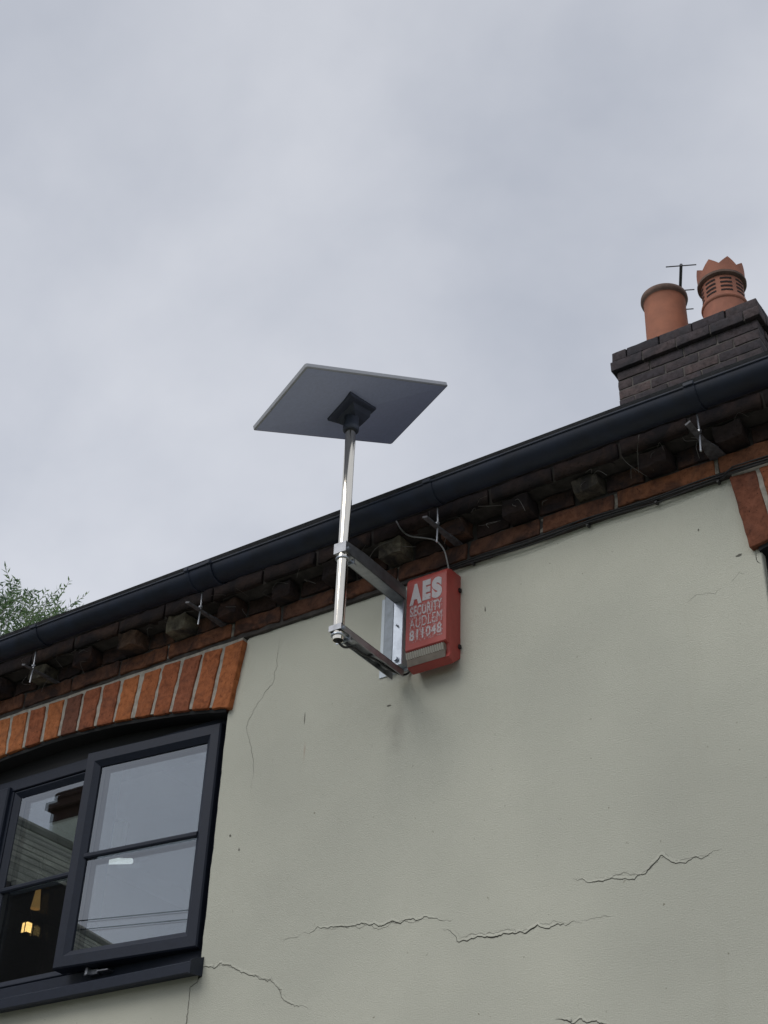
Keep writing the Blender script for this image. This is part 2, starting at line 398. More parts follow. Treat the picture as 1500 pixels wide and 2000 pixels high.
# ------------------------------------------------------------------ the house
house = thing('house', 'old brick cottage with pale painted plaster upper wall, orange brick window arches and black gutter', 'house')
XL_, XR_ = -8.6, 3.4              # ends of the front wall
WINS = (-4.20, -0.235)             # centres of the two arched windows
HW = 0.94
ZS, ZT = 3.085, 4.362              # sill underside, plaster top
def arch_z(u):                     # underside of the arch, u = offset from centre
    return 4.172 - 0.105 * (abs(u) / 0.95) ** 2
def wob(t, a=0.004, f=9.0, s=0.0): return mn.noise(Vector((t * f, s, 1.7))) * a

# plaster sheet: outline with notches round the windows
def plaster():
    bm = bmesh.new(); P = []
    def line(a, b, n, axis):
        for i in range(n):
            t = i / n; x = a[0] + (b[0] - a[0]) * t; z = a[1] + (b[1] - a[1]) * t
            if axis == 'x': z += wob(x, 0.008, 6, 2.0) + wob(x, 0.004, 30, 5.0)
            elif axis == 'z': x += wob(z, 0.004, 9, a[0]) + wob(z, 0.002, 40, a[0])
            P.append((x, z))
    # top edge from the left, dipping at every window
    cur = (XL_, ZT)
    for c in WINS:
        line(cur, (c - HW - 0.055, ZT), 60, 'x')
        line((c - HW - 0.055, ZT), (c - HW - 0.012, 4.07), 14, 'z')
        line((c - HW - 0.012, 4.07), (c - HW, 4.05), 3, 'z')
        line((c - HW, 4.05), (c - HW, ZS), 40, 'z')
        line((c - HW, ZS), (c + HW, ZS), 20, 'n')
        line((c + HW, ZS), (c + HW, 4.05), 40, 'z')
        line((c + HW, 4.05), (c + HW + 0.012, 4.07), 3, 'z')
        line((c + HW + 0.012, 4.07), (c + HW + 0.055, 4.335), 12, 'z')
        P.append((c + HW + 0.060, 4.345)); P.append((c + HW + 0.075, 4.357))
        cur = (c + HW + 0.10, ZT)
    line(cur, (XR_, ZT), 60, 'x')
    P += [(XR_, ZT), (XR_, 0.0), (XL_, 0.0)]
    vs = [bm.verts.new((x, 0, z)) for x, z in P]
    es = [bm.edges.new((vs[i], vs[(i + 1) % len(vs)])) for i in range(len(vs))]
    bmesh.ops.triangle_fill(bm, edges=es, use_beauty=True)
    # rounded return edge back to the masonry
    lo = vs; n = len(lo)
    cen = [Vector((p[0], 0, p[1])) for p in P]
    nor = []
    area = sum(P[i][0] * P[(i + 1) % n][1] - P[(i + 1) % n][0] * P[i][1] for i in range(n))
    sgn = 1 if area > 0 else -1
    for i in range(n):
        a, b = cen[i - 1], cen[(i + 1) % n]; d = (b - a).normalized()
        nor.append(Vector((d.z, 0, -d.x)) * sgn)
    prev = lo
    for off, y in ((0.0035, 0.0012), (0.006, 0.005), (0.006, 0.030)):
        ring = [bm.verts.new(cen[i] + nor[i] * off + Vector((0, y, 0))) for i in range(n)]
        for i in range(n): bm.faces.new((prev[i], prev[(i + 1) % n], ring[(i + 1) % n], ring[i]))
        prev = ring
    return bm
wall = obj('wall', plaster(), M['plaster'], house)

# masonry behind and the rest of the shell
bm = bmesh.new()
def band(x0, x1, z0, z1): box(bm, x0, x1, 0.022, 0.30, z0, z1)
xs = [XL_ + 0.004] + [v for c in WINS for v in (c - HW + 0.004, c + HW - 0.004)] + [XR_ - 0.004]
for i in range(0, len(xs), 2): band(xs[i], xs[i + 1], 0.004, 4.34)
for c in WINS:
    band(c - HW + 0.004, c + HW - 0.004, 0.004, 3.05)
band(XL_ + 0.004, XR_ - 0.004, 4.34, 4.62)
box(bm, XL_ + 0.004, XL_ + 0.25, 0.30, 5.9, 0.0, 4.62)
box(bm, XR_ - 0.25, XR_ - 0.004, 0.30, 5.9, 0.0, 4.62)
box(bm, XL_ + 0.004, XR_ - 0.004, 5.9, 6.15, 0.0, 4.62)
for x0, x1 in ((XL_ + 0.004, XL_ + 0.25), (XR_ - 0.25, XR_ - 0.004)):   # gables
    v = [bm.verts.new((x, y, z)) for x in (x0, x1) for y, z in ((0.0, 4.62), (6.1, 4.62), (3.1, 6.86))]
    bm.faces.new(v[:3]); bm.faces.new(v[3:][::-1])
    for a, b in ((0, 1), (1, 2), (2, 0)): bm.faces.new((v[a], v[b], v[b + 3], v[a + 3]))
obj('masonry', bm, M['masonry'], house)

# room behind the glass
bm = bmesh.new()
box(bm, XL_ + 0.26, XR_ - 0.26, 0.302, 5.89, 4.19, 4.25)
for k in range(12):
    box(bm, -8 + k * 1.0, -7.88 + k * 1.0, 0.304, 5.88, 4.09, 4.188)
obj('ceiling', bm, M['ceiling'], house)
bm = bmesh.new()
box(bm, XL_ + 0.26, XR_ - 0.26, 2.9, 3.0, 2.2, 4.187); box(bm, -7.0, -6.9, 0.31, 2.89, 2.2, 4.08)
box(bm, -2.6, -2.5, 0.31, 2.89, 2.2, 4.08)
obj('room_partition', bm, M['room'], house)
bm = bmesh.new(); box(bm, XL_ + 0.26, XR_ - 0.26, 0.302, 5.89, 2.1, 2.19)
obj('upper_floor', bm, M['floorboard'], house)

# ---- arches of soldier bricks
TINTS = [0.75, 0.62, 0.35, 0.5, 0.66, 0.8, 0.4, 0.38, 0.16, 0.85, 0.45, 0.86, 0.95, 0.7, 0.3, 0.6, 0.8, 0.5, 0.7, 0.9]
def arch(c, tints, parent):
    bm = bmesh.new(); k = 0
    n = 19; p = (2 * 0.975) / n
    for i in range(n):
        u0 = 0.975 - p * (i + 1) + 0.010; u1 = 0.975 - p * i - 0.010
        jj = rnd.uniform(-0.003, 0.003)
        zb0, zb1 = arch_z(u0) - 0.004, arch_z(u1) - 0.004
        zt = 4.340 + rnd.uniform(-0.005, 0.004)
        fy = -0.026 + rnd.uniform(-0.003, 0.003)
        hx, hz = (u1 - u0) / 2, 0.13
        um = (u0 + u1) / 2; tw = rnd.uniform(-0.003, 0.003)
        def xf(q, u0=u0, u1=u1, zb0=zb0, zb1=zb1, zt=zt, fy=fy, hx=hx, hz=hz, um=um, jj=jj, tw=tw):
            s = (q.x / hx + 1) / 2; t = (q.z / hz + 1) / 2
            u = um + q.x + jj; zb = zb0 + (zb1 - zb0) * s
            fan = 0.042 * (um / 0.95) * (t - 0.15) + q.x * 0.04 * t
            return Vector((c + u + fan + tw * t, fy + 0.06 + q.y, zb + (zt - zb) * t))
        brick(bm, hx, 0.06, hz, xf, tints[i % len(tints)], r=0.005, rough=0.0042, seed=rnd.random() * 60)
    # bonding mortar, recessed a little from the brick faces
    a = obj('arch', bm, M['arch_brick'], parent, smooth=True)
    bm = bmesh.new(); top = []; bot = []
    NN = 40
    for i in range(NN + 1):
        u = -0.948 + 1.896 * i / NN
        z0 = arch_z(min(0.95, max(-0.95, u))) + 0.002; fan = 0.042 * u / 0.95
        j1, j2 = wob(u, 0.004, 40, c), wob(u, 0.003, 60, c + 1)
        top.append((c + u + fan, 4.352 + j1)); bot.append((c + u, z0 + j2))
    for y0, y1 in ((-0.0185, 0.10),):
        A = [bm.verts.new((x, y0, z)) for x, z in top]; B = [bm.verts.new((x, y0, z)) for x, z in bot]
        C_ = [bm.verts.new((x, y1, z)) for x, z in top]; D = [bm.verts.new((x, y1, z)) for x, z in bot]
        for i in range(NN):
            bm.faces.new((A[i], A[i + 1], B[i + 1], B[i])); bm.faces.new((C_[i], D[i], D[i + 1], C_[i + 1]))
            bm.faces.new((A[i], C_[i], C_[i + 1], A[i + 1])); bm.faces.new((B[i], B[i + 1], D[i + 1], D[i]))
        bm.faces.new((A[0], B[0], D[0], C_[0])); bm.faces.new((A[-1], C_[-1], D[-1], B[-1]))
    obj('mortar', bm, M['mortar'], a)
    bm = bmesh.new(); n = 40; rows = []      # black strip under the arch; deep shade and soot put into its colour
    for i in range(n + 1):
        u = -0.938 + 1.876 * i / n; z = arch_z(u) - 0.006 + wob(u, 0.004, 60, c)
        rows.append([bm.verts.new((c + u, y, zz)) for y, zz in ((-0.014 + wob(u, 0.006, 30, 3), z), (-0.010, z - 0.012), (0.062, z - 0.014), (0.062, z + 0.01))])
    for p, q in zip(rows, rows[1:]):
        for k in range(4): bm.faces.new((p[k], p[(k + 1) % 4], q[(k + 1) % 4], q[k]))
    obj('soffit_shade_strip', bm, M['seal'], a)
    return a
arch(WINS[0], TINTS, house)
arch(WINS[1], [0.3] * 17 + [0.42, 0.22], house)

# ---- brick courses under the eaves
bm = bmesh.new()
joints = [XR_, 3.1, 2.82, 2.55, 2.26, 1.97, 1.7, 1.42, 1.14, 0.85, 0.57, 0.29, 0.0, -0.28, -0.56, -0.84, -1.27, -1.63, -1.91, -2.20, -2.50, -2.78, -3.03, -3.27, -3.60, -3.86, -4.13, -4.41, -4.69]
while joints[-1] > XL_ + 0.3: joints.append(joints[-1] - rnd.uniform(0.26, 0.29))
for a, b in zip(joints, joints[1:]):
    z = rnd.uniform(-0.002, 0.002)
    brick_box(bm, b + 0.007, a - 0.007, -0.022 + rnd.uniform(-0.003, 0.003), 0.08, 4.372 + z, 4.437 + z, rnd.choice([0.2, 0.5, 0.75, 0.9, 1.0]), r=0.006, rough=0.005, rot=rnd.uniform(-0.015, 0.015))
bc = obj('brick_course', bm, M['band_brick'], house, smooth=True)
bm = bmesh.new()
for j in (-2.50, -1.91, -1.63, -1.27, -3.60, -3.27):      # paler repointed perpends
    bm = bmesh.new(); brick_box(bm, j - 0.007, j + 0.006, -0.013, 0.06, 4.378, 4.436, 0.5, r=0.002, rough=0.006)
    obj('repointed_joint', bm, M['pale_joint'], bc)
bm = bmesh.new()
x = -3.774 - 0.257 * 18
xd = []
while x < XR_ - 0.1:
    xd.append(x)
    brick_box(bm, x - rnd.uniform(0.042, 0.055), x + rnd.uniform(0.042, 0.055), -0.076 + rnd.uniform(-0.016, 0.014), 0.08, 4.446 + rnd.uniform(-0.005, 0.006), 4.512 + rnd.uniform(-0.008, 0.003), 1.0 if rnd.random() < 0.28 else rnd.uniform(0.1, 0.95), r=0.004, rough=0.008, rot=rnd.uniform(-0.06, 0.06))
    brick_box(bm, x + 0.062, x + 0.195, -0.018 + rnd.uniform(-0.004, 0.004), 0.08, 4.446, 4.512, rnd.uniform(0.3, 0.95), r=0.004, rough=0.005, rot=rnd.uniform(-0.02, 0.02))
    x += 0.257
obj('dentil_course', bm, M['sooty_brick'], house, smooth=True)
bm = bmesh.new()
for zc, yf, off in ((4.521, -0.088, 0.0), (4.590, -0.10, 0.12)):
    x = XL_ + off
    while x < XR_ - 0.25:
        brick_box(bm, x + 0.006, x + 0.245, yf + rnd.uniform(-0.004, 0.004), 0.08, zc, zc + 0.060, rnd.uniform(0.2, 0.95), r=0.004, rough=0.005)
        x += 0.251
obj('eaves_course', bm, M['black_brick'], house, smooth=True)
bm = bmesh.new()
NB = 240
ring = []
for i in range(NB + 1):
    x = XL_ + (XR_ - XL_) * i / NB
    ring.append([bm.verts.new((x, y + wob(x + k, 0.004, 25, k), z + wob(x, 0.003, 33, k + 9))) for k, (y, z) in enumerate(((0.012, 4.350), (-0.012, 4.356), (-0.012, 4.440), (-0.008, 4.445), (-0.006, 4.516), (-0.075, 4.519), (-0.080, 4.585), (-0.09, 4.588), (-0.09, 4.655), (0.1, 4.655)))])
for a, b in zip(ring, ring[1:]):
    for k in range(len(a) - 1): bm.faces.new((a[k], a[k + 1], b[k + 1], b[k]))
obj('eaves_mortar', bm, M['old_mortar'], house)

# ---- roof
bm = bmesh.new(); uvl = bm.loops.layers.uv.new('UVMap')
def slope(p0, p1, th, x0, x1):
    d = Vector((0, p1[0] - p0[0], p1[1] - p0[1])); L = d.length; nn = Vector((0, -d.z, d.y)).normalized() * th
    q = [Vector((x0, *p0)), Vector((x1, *p0)), Vector((x1, *p1)), Vector((x0, *p1))]
    if nn.z < 0: nn = -nn
    v = [bm.verts.new(p) for p in q] + [bm.verts.new(p + nn) for p in q]
    for f, uv in (((0, 1, 2, 3), None), ((4, 5, 6, 7), 1), ((0, 1, 5, 4), None), ((1, 2, 6, 5), None), ((2, 3, 7, 6), None), ((3, 0, 4, 7), None)):
        fc = bm.faces.new([v[i] for i in f])
        for lp, u in zip(fc.loops, ((0, 0), (x1 - x0, 0), (x1 - x0, L), (0, L))): lp[uvl].uv = u
slope((-0.155, 4.632), (3.1, 6.95), 0.03, XL_ - 0.1, XR_ + 0.1)
slope((6.35, 4.632), (3.1, 6.95), 0.03, XL_ - 0.1, XR_ + 0.1)
roof = obj('roof', bm, M['slate'], house)
bm = bmesh.new()
x = XL_ - 0.1
while x < XR_:
    tube(bm, [(x, 3.1, 6.97), (x + 0.44, 3.1, 6.97)], 0.11, 14); x += 0.45
obj('ridge_tiles', bm, M['slate'], roof)

# ---- gutter
GY, GZ, GR = -0.187, 4.572, 0.053
def half(rad, y=GY, z=GZ, n=18, th=0.004):
    o_ = [(y - rad * math.cos(math.pi * k / n), z - rad * math.sin(math.pi * k / n)) for k in range(n + 1)]
    i_ = [(y - (rad - th) * math.cos(math.pi * k / n), z - (rad - th) * math.sin(math.pi * k / n)) for k in range(n, -1, -1)]
    return o_ + i_
bm = bmesh.new(); sweep_x(bm, half(GR), XL_ - 0.05, XR_ + 0.05, 90, 0.006)
tube(bm, [(XL_ - 0.05 + (XR_ - XL_ + 0.1) * i / 90, GY - GR - 0.001, GZ - 0.001 + mn.noise(Vector(((XL_ - 0.05 + (XR_ - XL_ + 0.1) * i / 90) * 0.9, 3.1, 0))) * 0.006) for i in range(91)], 0.004, 8)
gutter = obj('gutter', bm, M['gutter'], house, smooth=True, auto=50)
def gz(x): return mn.noise(Vector((x * 0.9, 3.1, 0))) * 0.006
for ux, wd in ((-5.35, 0.05), (-4.167, 0.035), (-3.276, 0.11), (-2.232, 0.032), (-1.248, 0.035), (-0.1, 0.1), (1.2, 0.035), (2.4, 0.035)):
    bm = bmesh.new(); dz = gz(ux)
    sweep_x(bm, half(GR + 0.0045, z=GZ + dz, th=0.005), ux - wd / 2, ux + wd / 2)
    box(bm, ux - wd / 2, ux + wd / 2, GY - GR - 0.011, GY - GR + 0.012, GZ + dz - 0.006, GZ + dz + 0.009, 0.002)
    if wd > 0.08:
        for s in (-1, 1):
            sweep_x(bm, half(GR + 0.0075, z=GZ + dz, th=0.005), ux + s * wd / 2 - 0.009, ux + s * wd / 2 + 0.009)
            box(bm, ux + s * wd / 2 - 0.010, ux + s * wd / 2 + 0.010, GY - GR - 0.015, GY - GR + 0.012, GZ + dz - 0.008, GZ + dz + 0.010, 0.002)
    obj('gutter_union', bm, M['gutter'], gutter, smooth=True, auto=40)
def drive_in(x, rodx, tipy, gusset, lean, parent):
    """iron spike driven into the wall with a threaded rod that carries the gutter"""
    bm = bmesh.new(); z = 4.436
    L = [(-0.02, 0.0), (-0.085, 0.0), (-0.13, 0.0), (tipy, 0.004)]
    prev = None
    for i, (y, dz) in enumerate(((0.0, 0.0), (-0.07, 0.0), (-0.12, 0.0), (tipy, 0.0))):
        wd = (0.020 + gusset * (1, 0.75, 0.0, 0.0)[i]) / 2; th = 0.0035
        tw = lean * (0, 0.1, 0.6, 1.0)[i]
        rr = [Vector((-wd, y, -th)), Vector((wd, y, -th)), Vector((wd, y, th)), Vector((-wd, y, th))]
        mt_ = Matrix.Rotation(tw, 3, 'Y')
        rg = [bm.verts.new(Vector((x - 0.01 * i / 3, 0, z)) + mt_ @ Vector((p.x, 0, p.z)) + Vector((0, p.y, 0))) for p in rr]
        if prev:
            for k in range(4): bm.faces.new((prev[k], prev[(k + 1) % 4], rg[(k + 1) % 4], rg[k]))
        else: bm.faces.new(rg)
        prev = rg
    bm.faces.new(prev[::-1])
    br = obj('gutter_bracket', bm, M['iron'], parent)
    bm = bmesh.new(); tube(bm, [(rodx - 0.002, -0.158, 4.372), (rodx + 0.001, -0.158, 4.45), (rodx, -0.160, GZ - GR - 0.003)], 0.0036, 8)
    lathe(bm, [(0.0005, 4.446), (0.008, 4.446), (0.008, 4.453), (0.0005, 4.453)], rodx, -0.158, 6)
    obj('rod', bm, M['galv_dull'], parent)
drive_in(-4.22, -4.222, -0.205, 0.0, 0.35, gutter)
drive_in(-3.313, -3.318, -0.228, 0.008, 0.30, gutter)
drive_in(-2.235, -2.240, -0.232, 0.01, 0.25, gutter)
drive_in(-1.259, -1.262, -0.232, 0.035, -0.5, gutter)
drive_in(-0.2, -0.2, -0.23, 0.0, 0.3, gutter)

# ---- windows
SIDE = -1
def frame_ring(bm, x0, x1, z0, z1, wd, y0, y1, bev=0.004, miter=True):
    """rectangular frame with mitred corners and a stepped inner bead"""
    prof = [(0, y1), (0, y0 + 0.006), (0.005, y0), (wd - 0.022, y0), (wd - 0.006, y0 + 0.012), (wd, y0 + 0.016), (wd, y1)]
    cor = [(x0, z0, 1, 1), (x1, z0, -1, 1), (x1, z1, -1, -1), (x0, z1, 1, -1)]
    rings = [[bm.verts.new((x + sx * a, y, z + sz * a)) for a, y in prof] for x, z, sx, sz in cor]
    for i in range(4):
        a, b = rings[i], rings[(i + 1) % 4]
        for k in range(len(prof)):
            bm.faces.new((a[k], a[(k + 1) % len(prof)], b[(k + 1) % len(prof)], b[k]))
def pane_set(root, x0, x1, z0, z1, y, xf=None, glaze_bar=None):
    def T(bm):
        if xf:
            for v in bm.verts: v.co = xf @ v.co
        return bm
    for nm, yy, mk in (('glass_pane', y, 'glass_out'), ('glass_pane', y + 0.026, 'glass_in')):
        bm = bmesh.new(); v = [bm.verts.new(p) for p in ((x0 - 0.01, yy, z0 - 0.01), (x1 + 0.01, yy, z0 - 0.01), (x1 + 0.01, yy, z1 + 0.01), (x0 - 0.01, yy, z1 + 0.01))]
        bm.faces.new(v); obj(nm, T(bm), M[mk], root)
    bm = bmesh.new()
    for a, b, c_, d in ((x0 - 0.01, x0 + 0.004, z0 - 0.01, z1 + 0.01), (x1 - 0.004, x1 + 0.01, z0 - 0.01, z1 + 0.01)):
        box(bm, a, b, y + 0.006, y + 0.022, c_, d)
    for c_, d in ((z0 - 0.01, z0 + 0.004), (z1 - 0.004, z1 + 0.01)):
        box(bm, x0 + 0.005, x1 - 0.005, y + 0.006, y + 0.022, c_, d)
    obj('spacer_bar', T(bm), M['spacer'], root)
    if glaze_bar:
        bm = bmesh.new(); g = glaze_bar
        sweep_x(bm, [(y - 0.002, g - 0.010), (y - 0.012, g - 0.010), (y - 0.016, g - 0.005), (y - 0.016, g + 0.005), (y - 0.012, g + 0.010), (y - 0.002, g + 0.010)], x0 - 0.004, x1 + 0.004)
        sweep_x(bm, [(y + 0.030, g - 0.010), (y + 0.040, g - 0.007), (y + 0.040, g + 0.007), (y + 0.030, g + 0.010)], x0 - 0.004, x1 + 0.004)
        obj('glazing_bar', T(bm), M['upvc'], root)
def window(c, open_right):
    root = bpy.data.objects.new('window', None); col.objects.link(root); root.parent = house
    L_, R_ = c - HW, c + HW
    zb, zt = 3.140, 4.075
    fy = 0.050
    # outer frame (with the arched filler board on top) and mullions
    bm = bmesh.new()
    prof_w = 0.058
    box(bm, L_ - 0.01, L_ + prof_w, fy, fy + 0.07, zb, zt, 0.003)
    box(bm, R_ - prof_w, R_ + 0.01, fy, fy + 0.07, zb, zt, 0.003)
    box(bm, L_ + prof_w + 0.001, R_ - prof_w - 0.001, fy, fy + 0.07, zt - 0.052, zt, 0.003)
    box(bm, L_ + prof_w + 0.001, R_ - prof_w - 0.001, fy, fy + 0.07, zb, zb + 0.052, 0.003)
    mulls = (c - 0.275, c + 0.275)
    for mx_ in mulls: box(bm, mx_ - 0.031, mx_ + 0.031, fy + 0.001, fy + 0.069, zb + 0.053, zt - 0.053, 0.003)
    obj('window_frame', bm, M['upvc'], root, smooth=True, auto=35)
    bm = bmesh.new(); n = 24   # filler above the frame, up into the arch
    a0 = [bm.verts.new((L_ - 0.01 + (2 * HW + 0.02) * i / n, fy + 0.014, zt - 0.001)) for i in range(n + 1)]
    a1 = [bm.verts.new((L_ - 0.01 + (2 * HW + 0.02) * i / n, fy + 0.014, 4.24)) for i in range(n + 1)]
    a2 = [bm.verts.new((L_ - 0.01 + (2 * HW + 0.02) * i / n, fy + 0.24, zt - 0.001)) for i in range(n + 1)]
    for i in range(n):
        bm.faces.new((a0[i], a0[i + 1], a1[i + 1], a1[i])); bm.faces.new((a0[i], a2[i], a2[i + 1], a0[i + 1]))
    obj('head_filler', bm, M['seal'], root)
    # reveals behind the frame
    bm = bmesh.new()
    box(bm, L_ + 0.004, L_ + 0.012, fy + 0.072, 0.30, zb, zt); box(bm, R_ - 0.012, R_ - 0.004, fy + 0.072, 0.30, zb, zt)
    box(bm, L_ + 0.013, R_ - 0.013, fy + 0.072, 0.36, 3.12, 3.14)
    obj('reveal', bm, M['far_render'], root)
    # external sill
    bm = bmesh.new()
    x0, x1 = L_ - 0.004, R_ + 0.006
    sweep_x(bm, [(0.055, 3.138), (0.03, 3.141), (0.028, 3.130), (-0.052, 3.110), (-0.060, 3.104), (-0.060, 3.070), (-0.054, 3.066), (-0.046, 3.072), (0.05, 3.082)], x0, x1)
    for s, xx in ((1, x1), (-1, x0)):   # end caps
        sweep_x(bm, [(0.052, 3.145), (0.027, 3.146), (-0.054, 3.115), (-0.064, 3.108), (-0.064, 3.064), (0.05, 3.076)], xx, xx + s * 0.004) if s > 0 else sweep_x(bm, [(0.052, 3.145), (0.027, 3.146), (-0.054, 3.115), (-0.064, 3.108), (-0.064, 3.064), (0.05, 3.076)], xx - 0.004, xx)
    obj('sill', bm, M['upvc'], root)
    # fixed middle light
    mx0, mx1 = mulls[0] + 0.031, mulls[1] - 0.031
    bm = bmesh.new(); 
    frame_ring(bm, mx0 + 0.001, mx1 - 0.001, zb + 0.054, zt - 0.054, 0.030, fy + 0.004, fy + 0.06)
    obj('glazing_bead', bm, M['upvc'], root)
    pane_set(root, mx0 + 0.030, mx1 - 0.030, zb + 0.084, zt - 0.084, fy + 0.022, None, 3.595)
    # sashes
    for side in (-1, 1):
        hw_ = 0.635
        hinge = R_ - 0.050 if side > 0 else L_ + 0.050
        ang = 0.092 if (side > 0 and open_right) else 0.0
        hy = 0.020 if ang else 0.030
        # built closed with the hinge at the origin, then turned
        xf = Matrix.Translation((hinge, hy, 0)) @ Matrix.Rotation(ang, 4, 'Z')
        x0_, x1_ = (-hw_, 0.0) if side > 0 else (0.0, hw_)
        z0_, z1_ = 3.186, 4.037
        bm = bmesh.new(); frame_ring(bm, x0_, x1_, z0_, z1_, 0.064, 0.0, 0.062)
        for v in bm.verts: v.co = xf @ v.co
        obj('sash_frame', bm, M['upvc'], root, smooth=True, auto=30)
        pane_set(root, x0_ + 0.064, x1_ - 0.064, z0_ + 0.064, z1_ - 0.064, 0.022, xf, 3.607)
        if ang:
            bm = bmesh.new()
            box(bm, -0.52, -0.46, 0.045, 0.06, z0_ - 0.024, z0_ - 0.004, 0.002); box(bm, -0.45, -0.40, 0.03, 0.06, z0_ - 0.020, z0_ - 0.016)
            box(bm, -0.50, -0.49, 0.028, 0.05, z0_ - 0.026, z0_ - 0.002)
            for v in bm.verts: v.co = xf @ v.co
            obj('friction_stay', bm, M['galv_dull'], root)
    return root
window(WINS[0], True)
window(WINS[1], False)

# ---- cracks and scars in the plaster (sub-parts of the wall)
CR = dict(
 A=[(-1.857,3.15),(-1.804,3.132),(-1.74,3.122),(-1.704,3.126),(-1.66,3.113),(-1.624,3.126),(-1.574,3.161),(-1.555,3.141),(-1.51,3.128),(-1.486,3.134),(-1.444,3.13),(-1.421,3.146),(-1.397,3.149)],
 B=[(-2.839,3.147),(-2.768,3.152),(-2.707,3.152),(-2.686,3.142),(-2.617,3.14),(-2.528,3.122),(-2.499,3.127),(-2.423,3.121),(-2.357,3.118),(-2.268,3.096)],
 C=[(-2.301,3.078),(-2.273,3.061),(-2.249,3.031),(-2.166,3.025),(-2.087,3.027),(-2.044,3.014),(-1.976,3.023),(-1.909,3.018),(-1.867,3.023),(-1.835,3.019)],
 D=[(-3.043,4.345),(-3.043,4.279),(-3.045,4.192),(-3.057,4.12),(-3.097,4.088),(-3.138,4.025),(-3.168,3.97),(-3.146,3.923),(-3.126,3.857),(-3.105,3.772),(-3.118,3.697)],
 E=[(-3.252,3.105),(-3.22,3.097),(-3.154,3.095),(-3.119,3.08),(-3.061,3.05),(-3.017,3.036),(-2.952,3.014),(-2.917,2.976),(-2.883,2.939),(-2.799,2.904)],
 E2=[(-3.25,3.105),(-3.262,3.062),(-3.298,3.047),(-3.296,3.004),(-3.299,2.922),(-3.31,2.85)],
 F=[(-1.927,2.762),(-1.888,2.749),(-1.81,2.736),(-1.749,2.719)],
 G=[(-1.186,4.06),(-1.182,4.045),(-1.186,4.018),(-1.178,4.008)])
def crack(pts, wmax, lip, m_, taper=(1, 1), seed=0.0):
    P = []
    for (a, b), (c_, d) in zip(pts, pts[1:]):
        n = max(2, int(math.hypot(c_ - a, d - b) / 0.006))
        for i in range(n):
            t = i / n; P.append((a + (c_ - a) * t, b + (d - b) * t))
    P.append(pts[-1]); bm = bmesh.new(); n = len(P); U = []; Dn = []; Q = []
    for i, (x, z) in enumerate(P):
        a, b = P[max(0, i - 1)], P[min(n - 1, i + 1)]; d = Vector((b[0] - a[0], 0, b[1] - a[1])).normalized()
        nn = Vector((-d.z, 0, d.x)); nn = nn if nn.z >= 0 else -nn
        x += wob(i, 0.006, 0.23, seed) + wob(i, 0.004, 0.8, seed + 3); z += wob(i, 0.010, 0.19, seed + 1) + wob(i, 0.007, 0.55, seed + 5)
        t = i / (n - 1); tp = min(1, t / 0.22 * (1 if taper[0] else 99) + 0.05) * min(1, (1 - t) / 0.22 * (1 if taper[1] else 99) + 0.05)
        ww = wmax * tp * (0.55 + 0.6 * abs(mn.noise(Vector((i * 0.11, seed, 4)))) * 2)
        U.append(bm.verts.new(Vector((x, -0.0008, z)) + nn * ww)); Dn.append(bm.verts.new(Vector((x, -0.0008, z)) - nn * ww)); Q.append((Vector((x, 0, z)), nn, ww, tp))
    for i in range(n - 1): bm.faces.new((U[i], U[i + 1], Dn[i + 1], Dn[i]))
    c0 = obj('crack', bm, m_, wall)
    if lip:
        bm = bmesh.new(); rows = []
        for i, (p, nn, ww, tp) in enumerate(Q):
            h = lip * tp * (0.35 + 1.3 * abs(mn.noise(Vector((i * 0.05, seed, 8)))))
            rows.append([bm.verts.new(p + nn * a + Vector((0, y, 0))) for a, y in ((ww + 0.011 * tp, 0.0006), (ww + 0.006 * tp, -h * 0.4), (ww + 0.0015, -h * 0.7), (ww * 0.9, -h * 0.9), (ww * 0.7, 0.001))])
        for a, b in zip(rows, rows[1:]):
            for k in range(4): bm.faces.new((a[k], a[k + 1], b[k + 1], b[k]))
        obj('plaster_lip', bm, M['plaster'], wall, smooth=True)
crack(CR['A'], 0.0013, 0.0022, M['crack'], seed=1.1)
crack(CR['B'], 0.0013, 0.0022, M['crack'], seed=2.7)
crack(CR['C'], 0.0015, 0.0022, M['crack'], seed=3.3)
crack(CR['F'], 0.0016, 0.0022, M['crack'], seed=4.9)
crack(CR['E'], 0.0012, 0.002, M['hair'], (0, 1), seed=5.2)
crack(CR['E2'], 0.0018, 0.0, M['hair'], (0, 1), seed=6.4)
crack([(-3.254, 3.10), (-3.262, 3.062)], 0.005, 0.0, M['crack'], (0, 1), seed=7)
crack(CR['D'], 0.0008, 0.0, M['hair'], seed=8.1)
for key_, dz_ in (('A', 0.007), ('B', -0.006), ('C', 0.008), ('E', -0.003)):
    crack([(a + 0.01, b + dz_) for a, b in CR[key_][1:-1]], 0.0006, 0.0, M['hair'], seed=12 + dz_ * 300)
crack([(-2.93, 3.138), (-2.88, 3.143), (-2.839, 3.147)], 0.0005, 0, M['hair'], seed=13); crack([(-1.835, 3.019), (-1.79, 3.022), (-1.74, 3.016)], 0.0005, 0, M['hair'], seed=14)
crack([(-1.28, 3.98), (-1.25, 4.00), (-1.22, 3.995)], 0.0004, 0, M['hair'], seed=16); crack([(-1.43, 3.95), (-1.38, 3.965), (-1.33, 3.955), (-1.30, 3.97)], 0.0004, 0, M['hair'], seed=15)
crack(CR['G'], 0.0012, 0.0, M['crack'], seed=9.1)
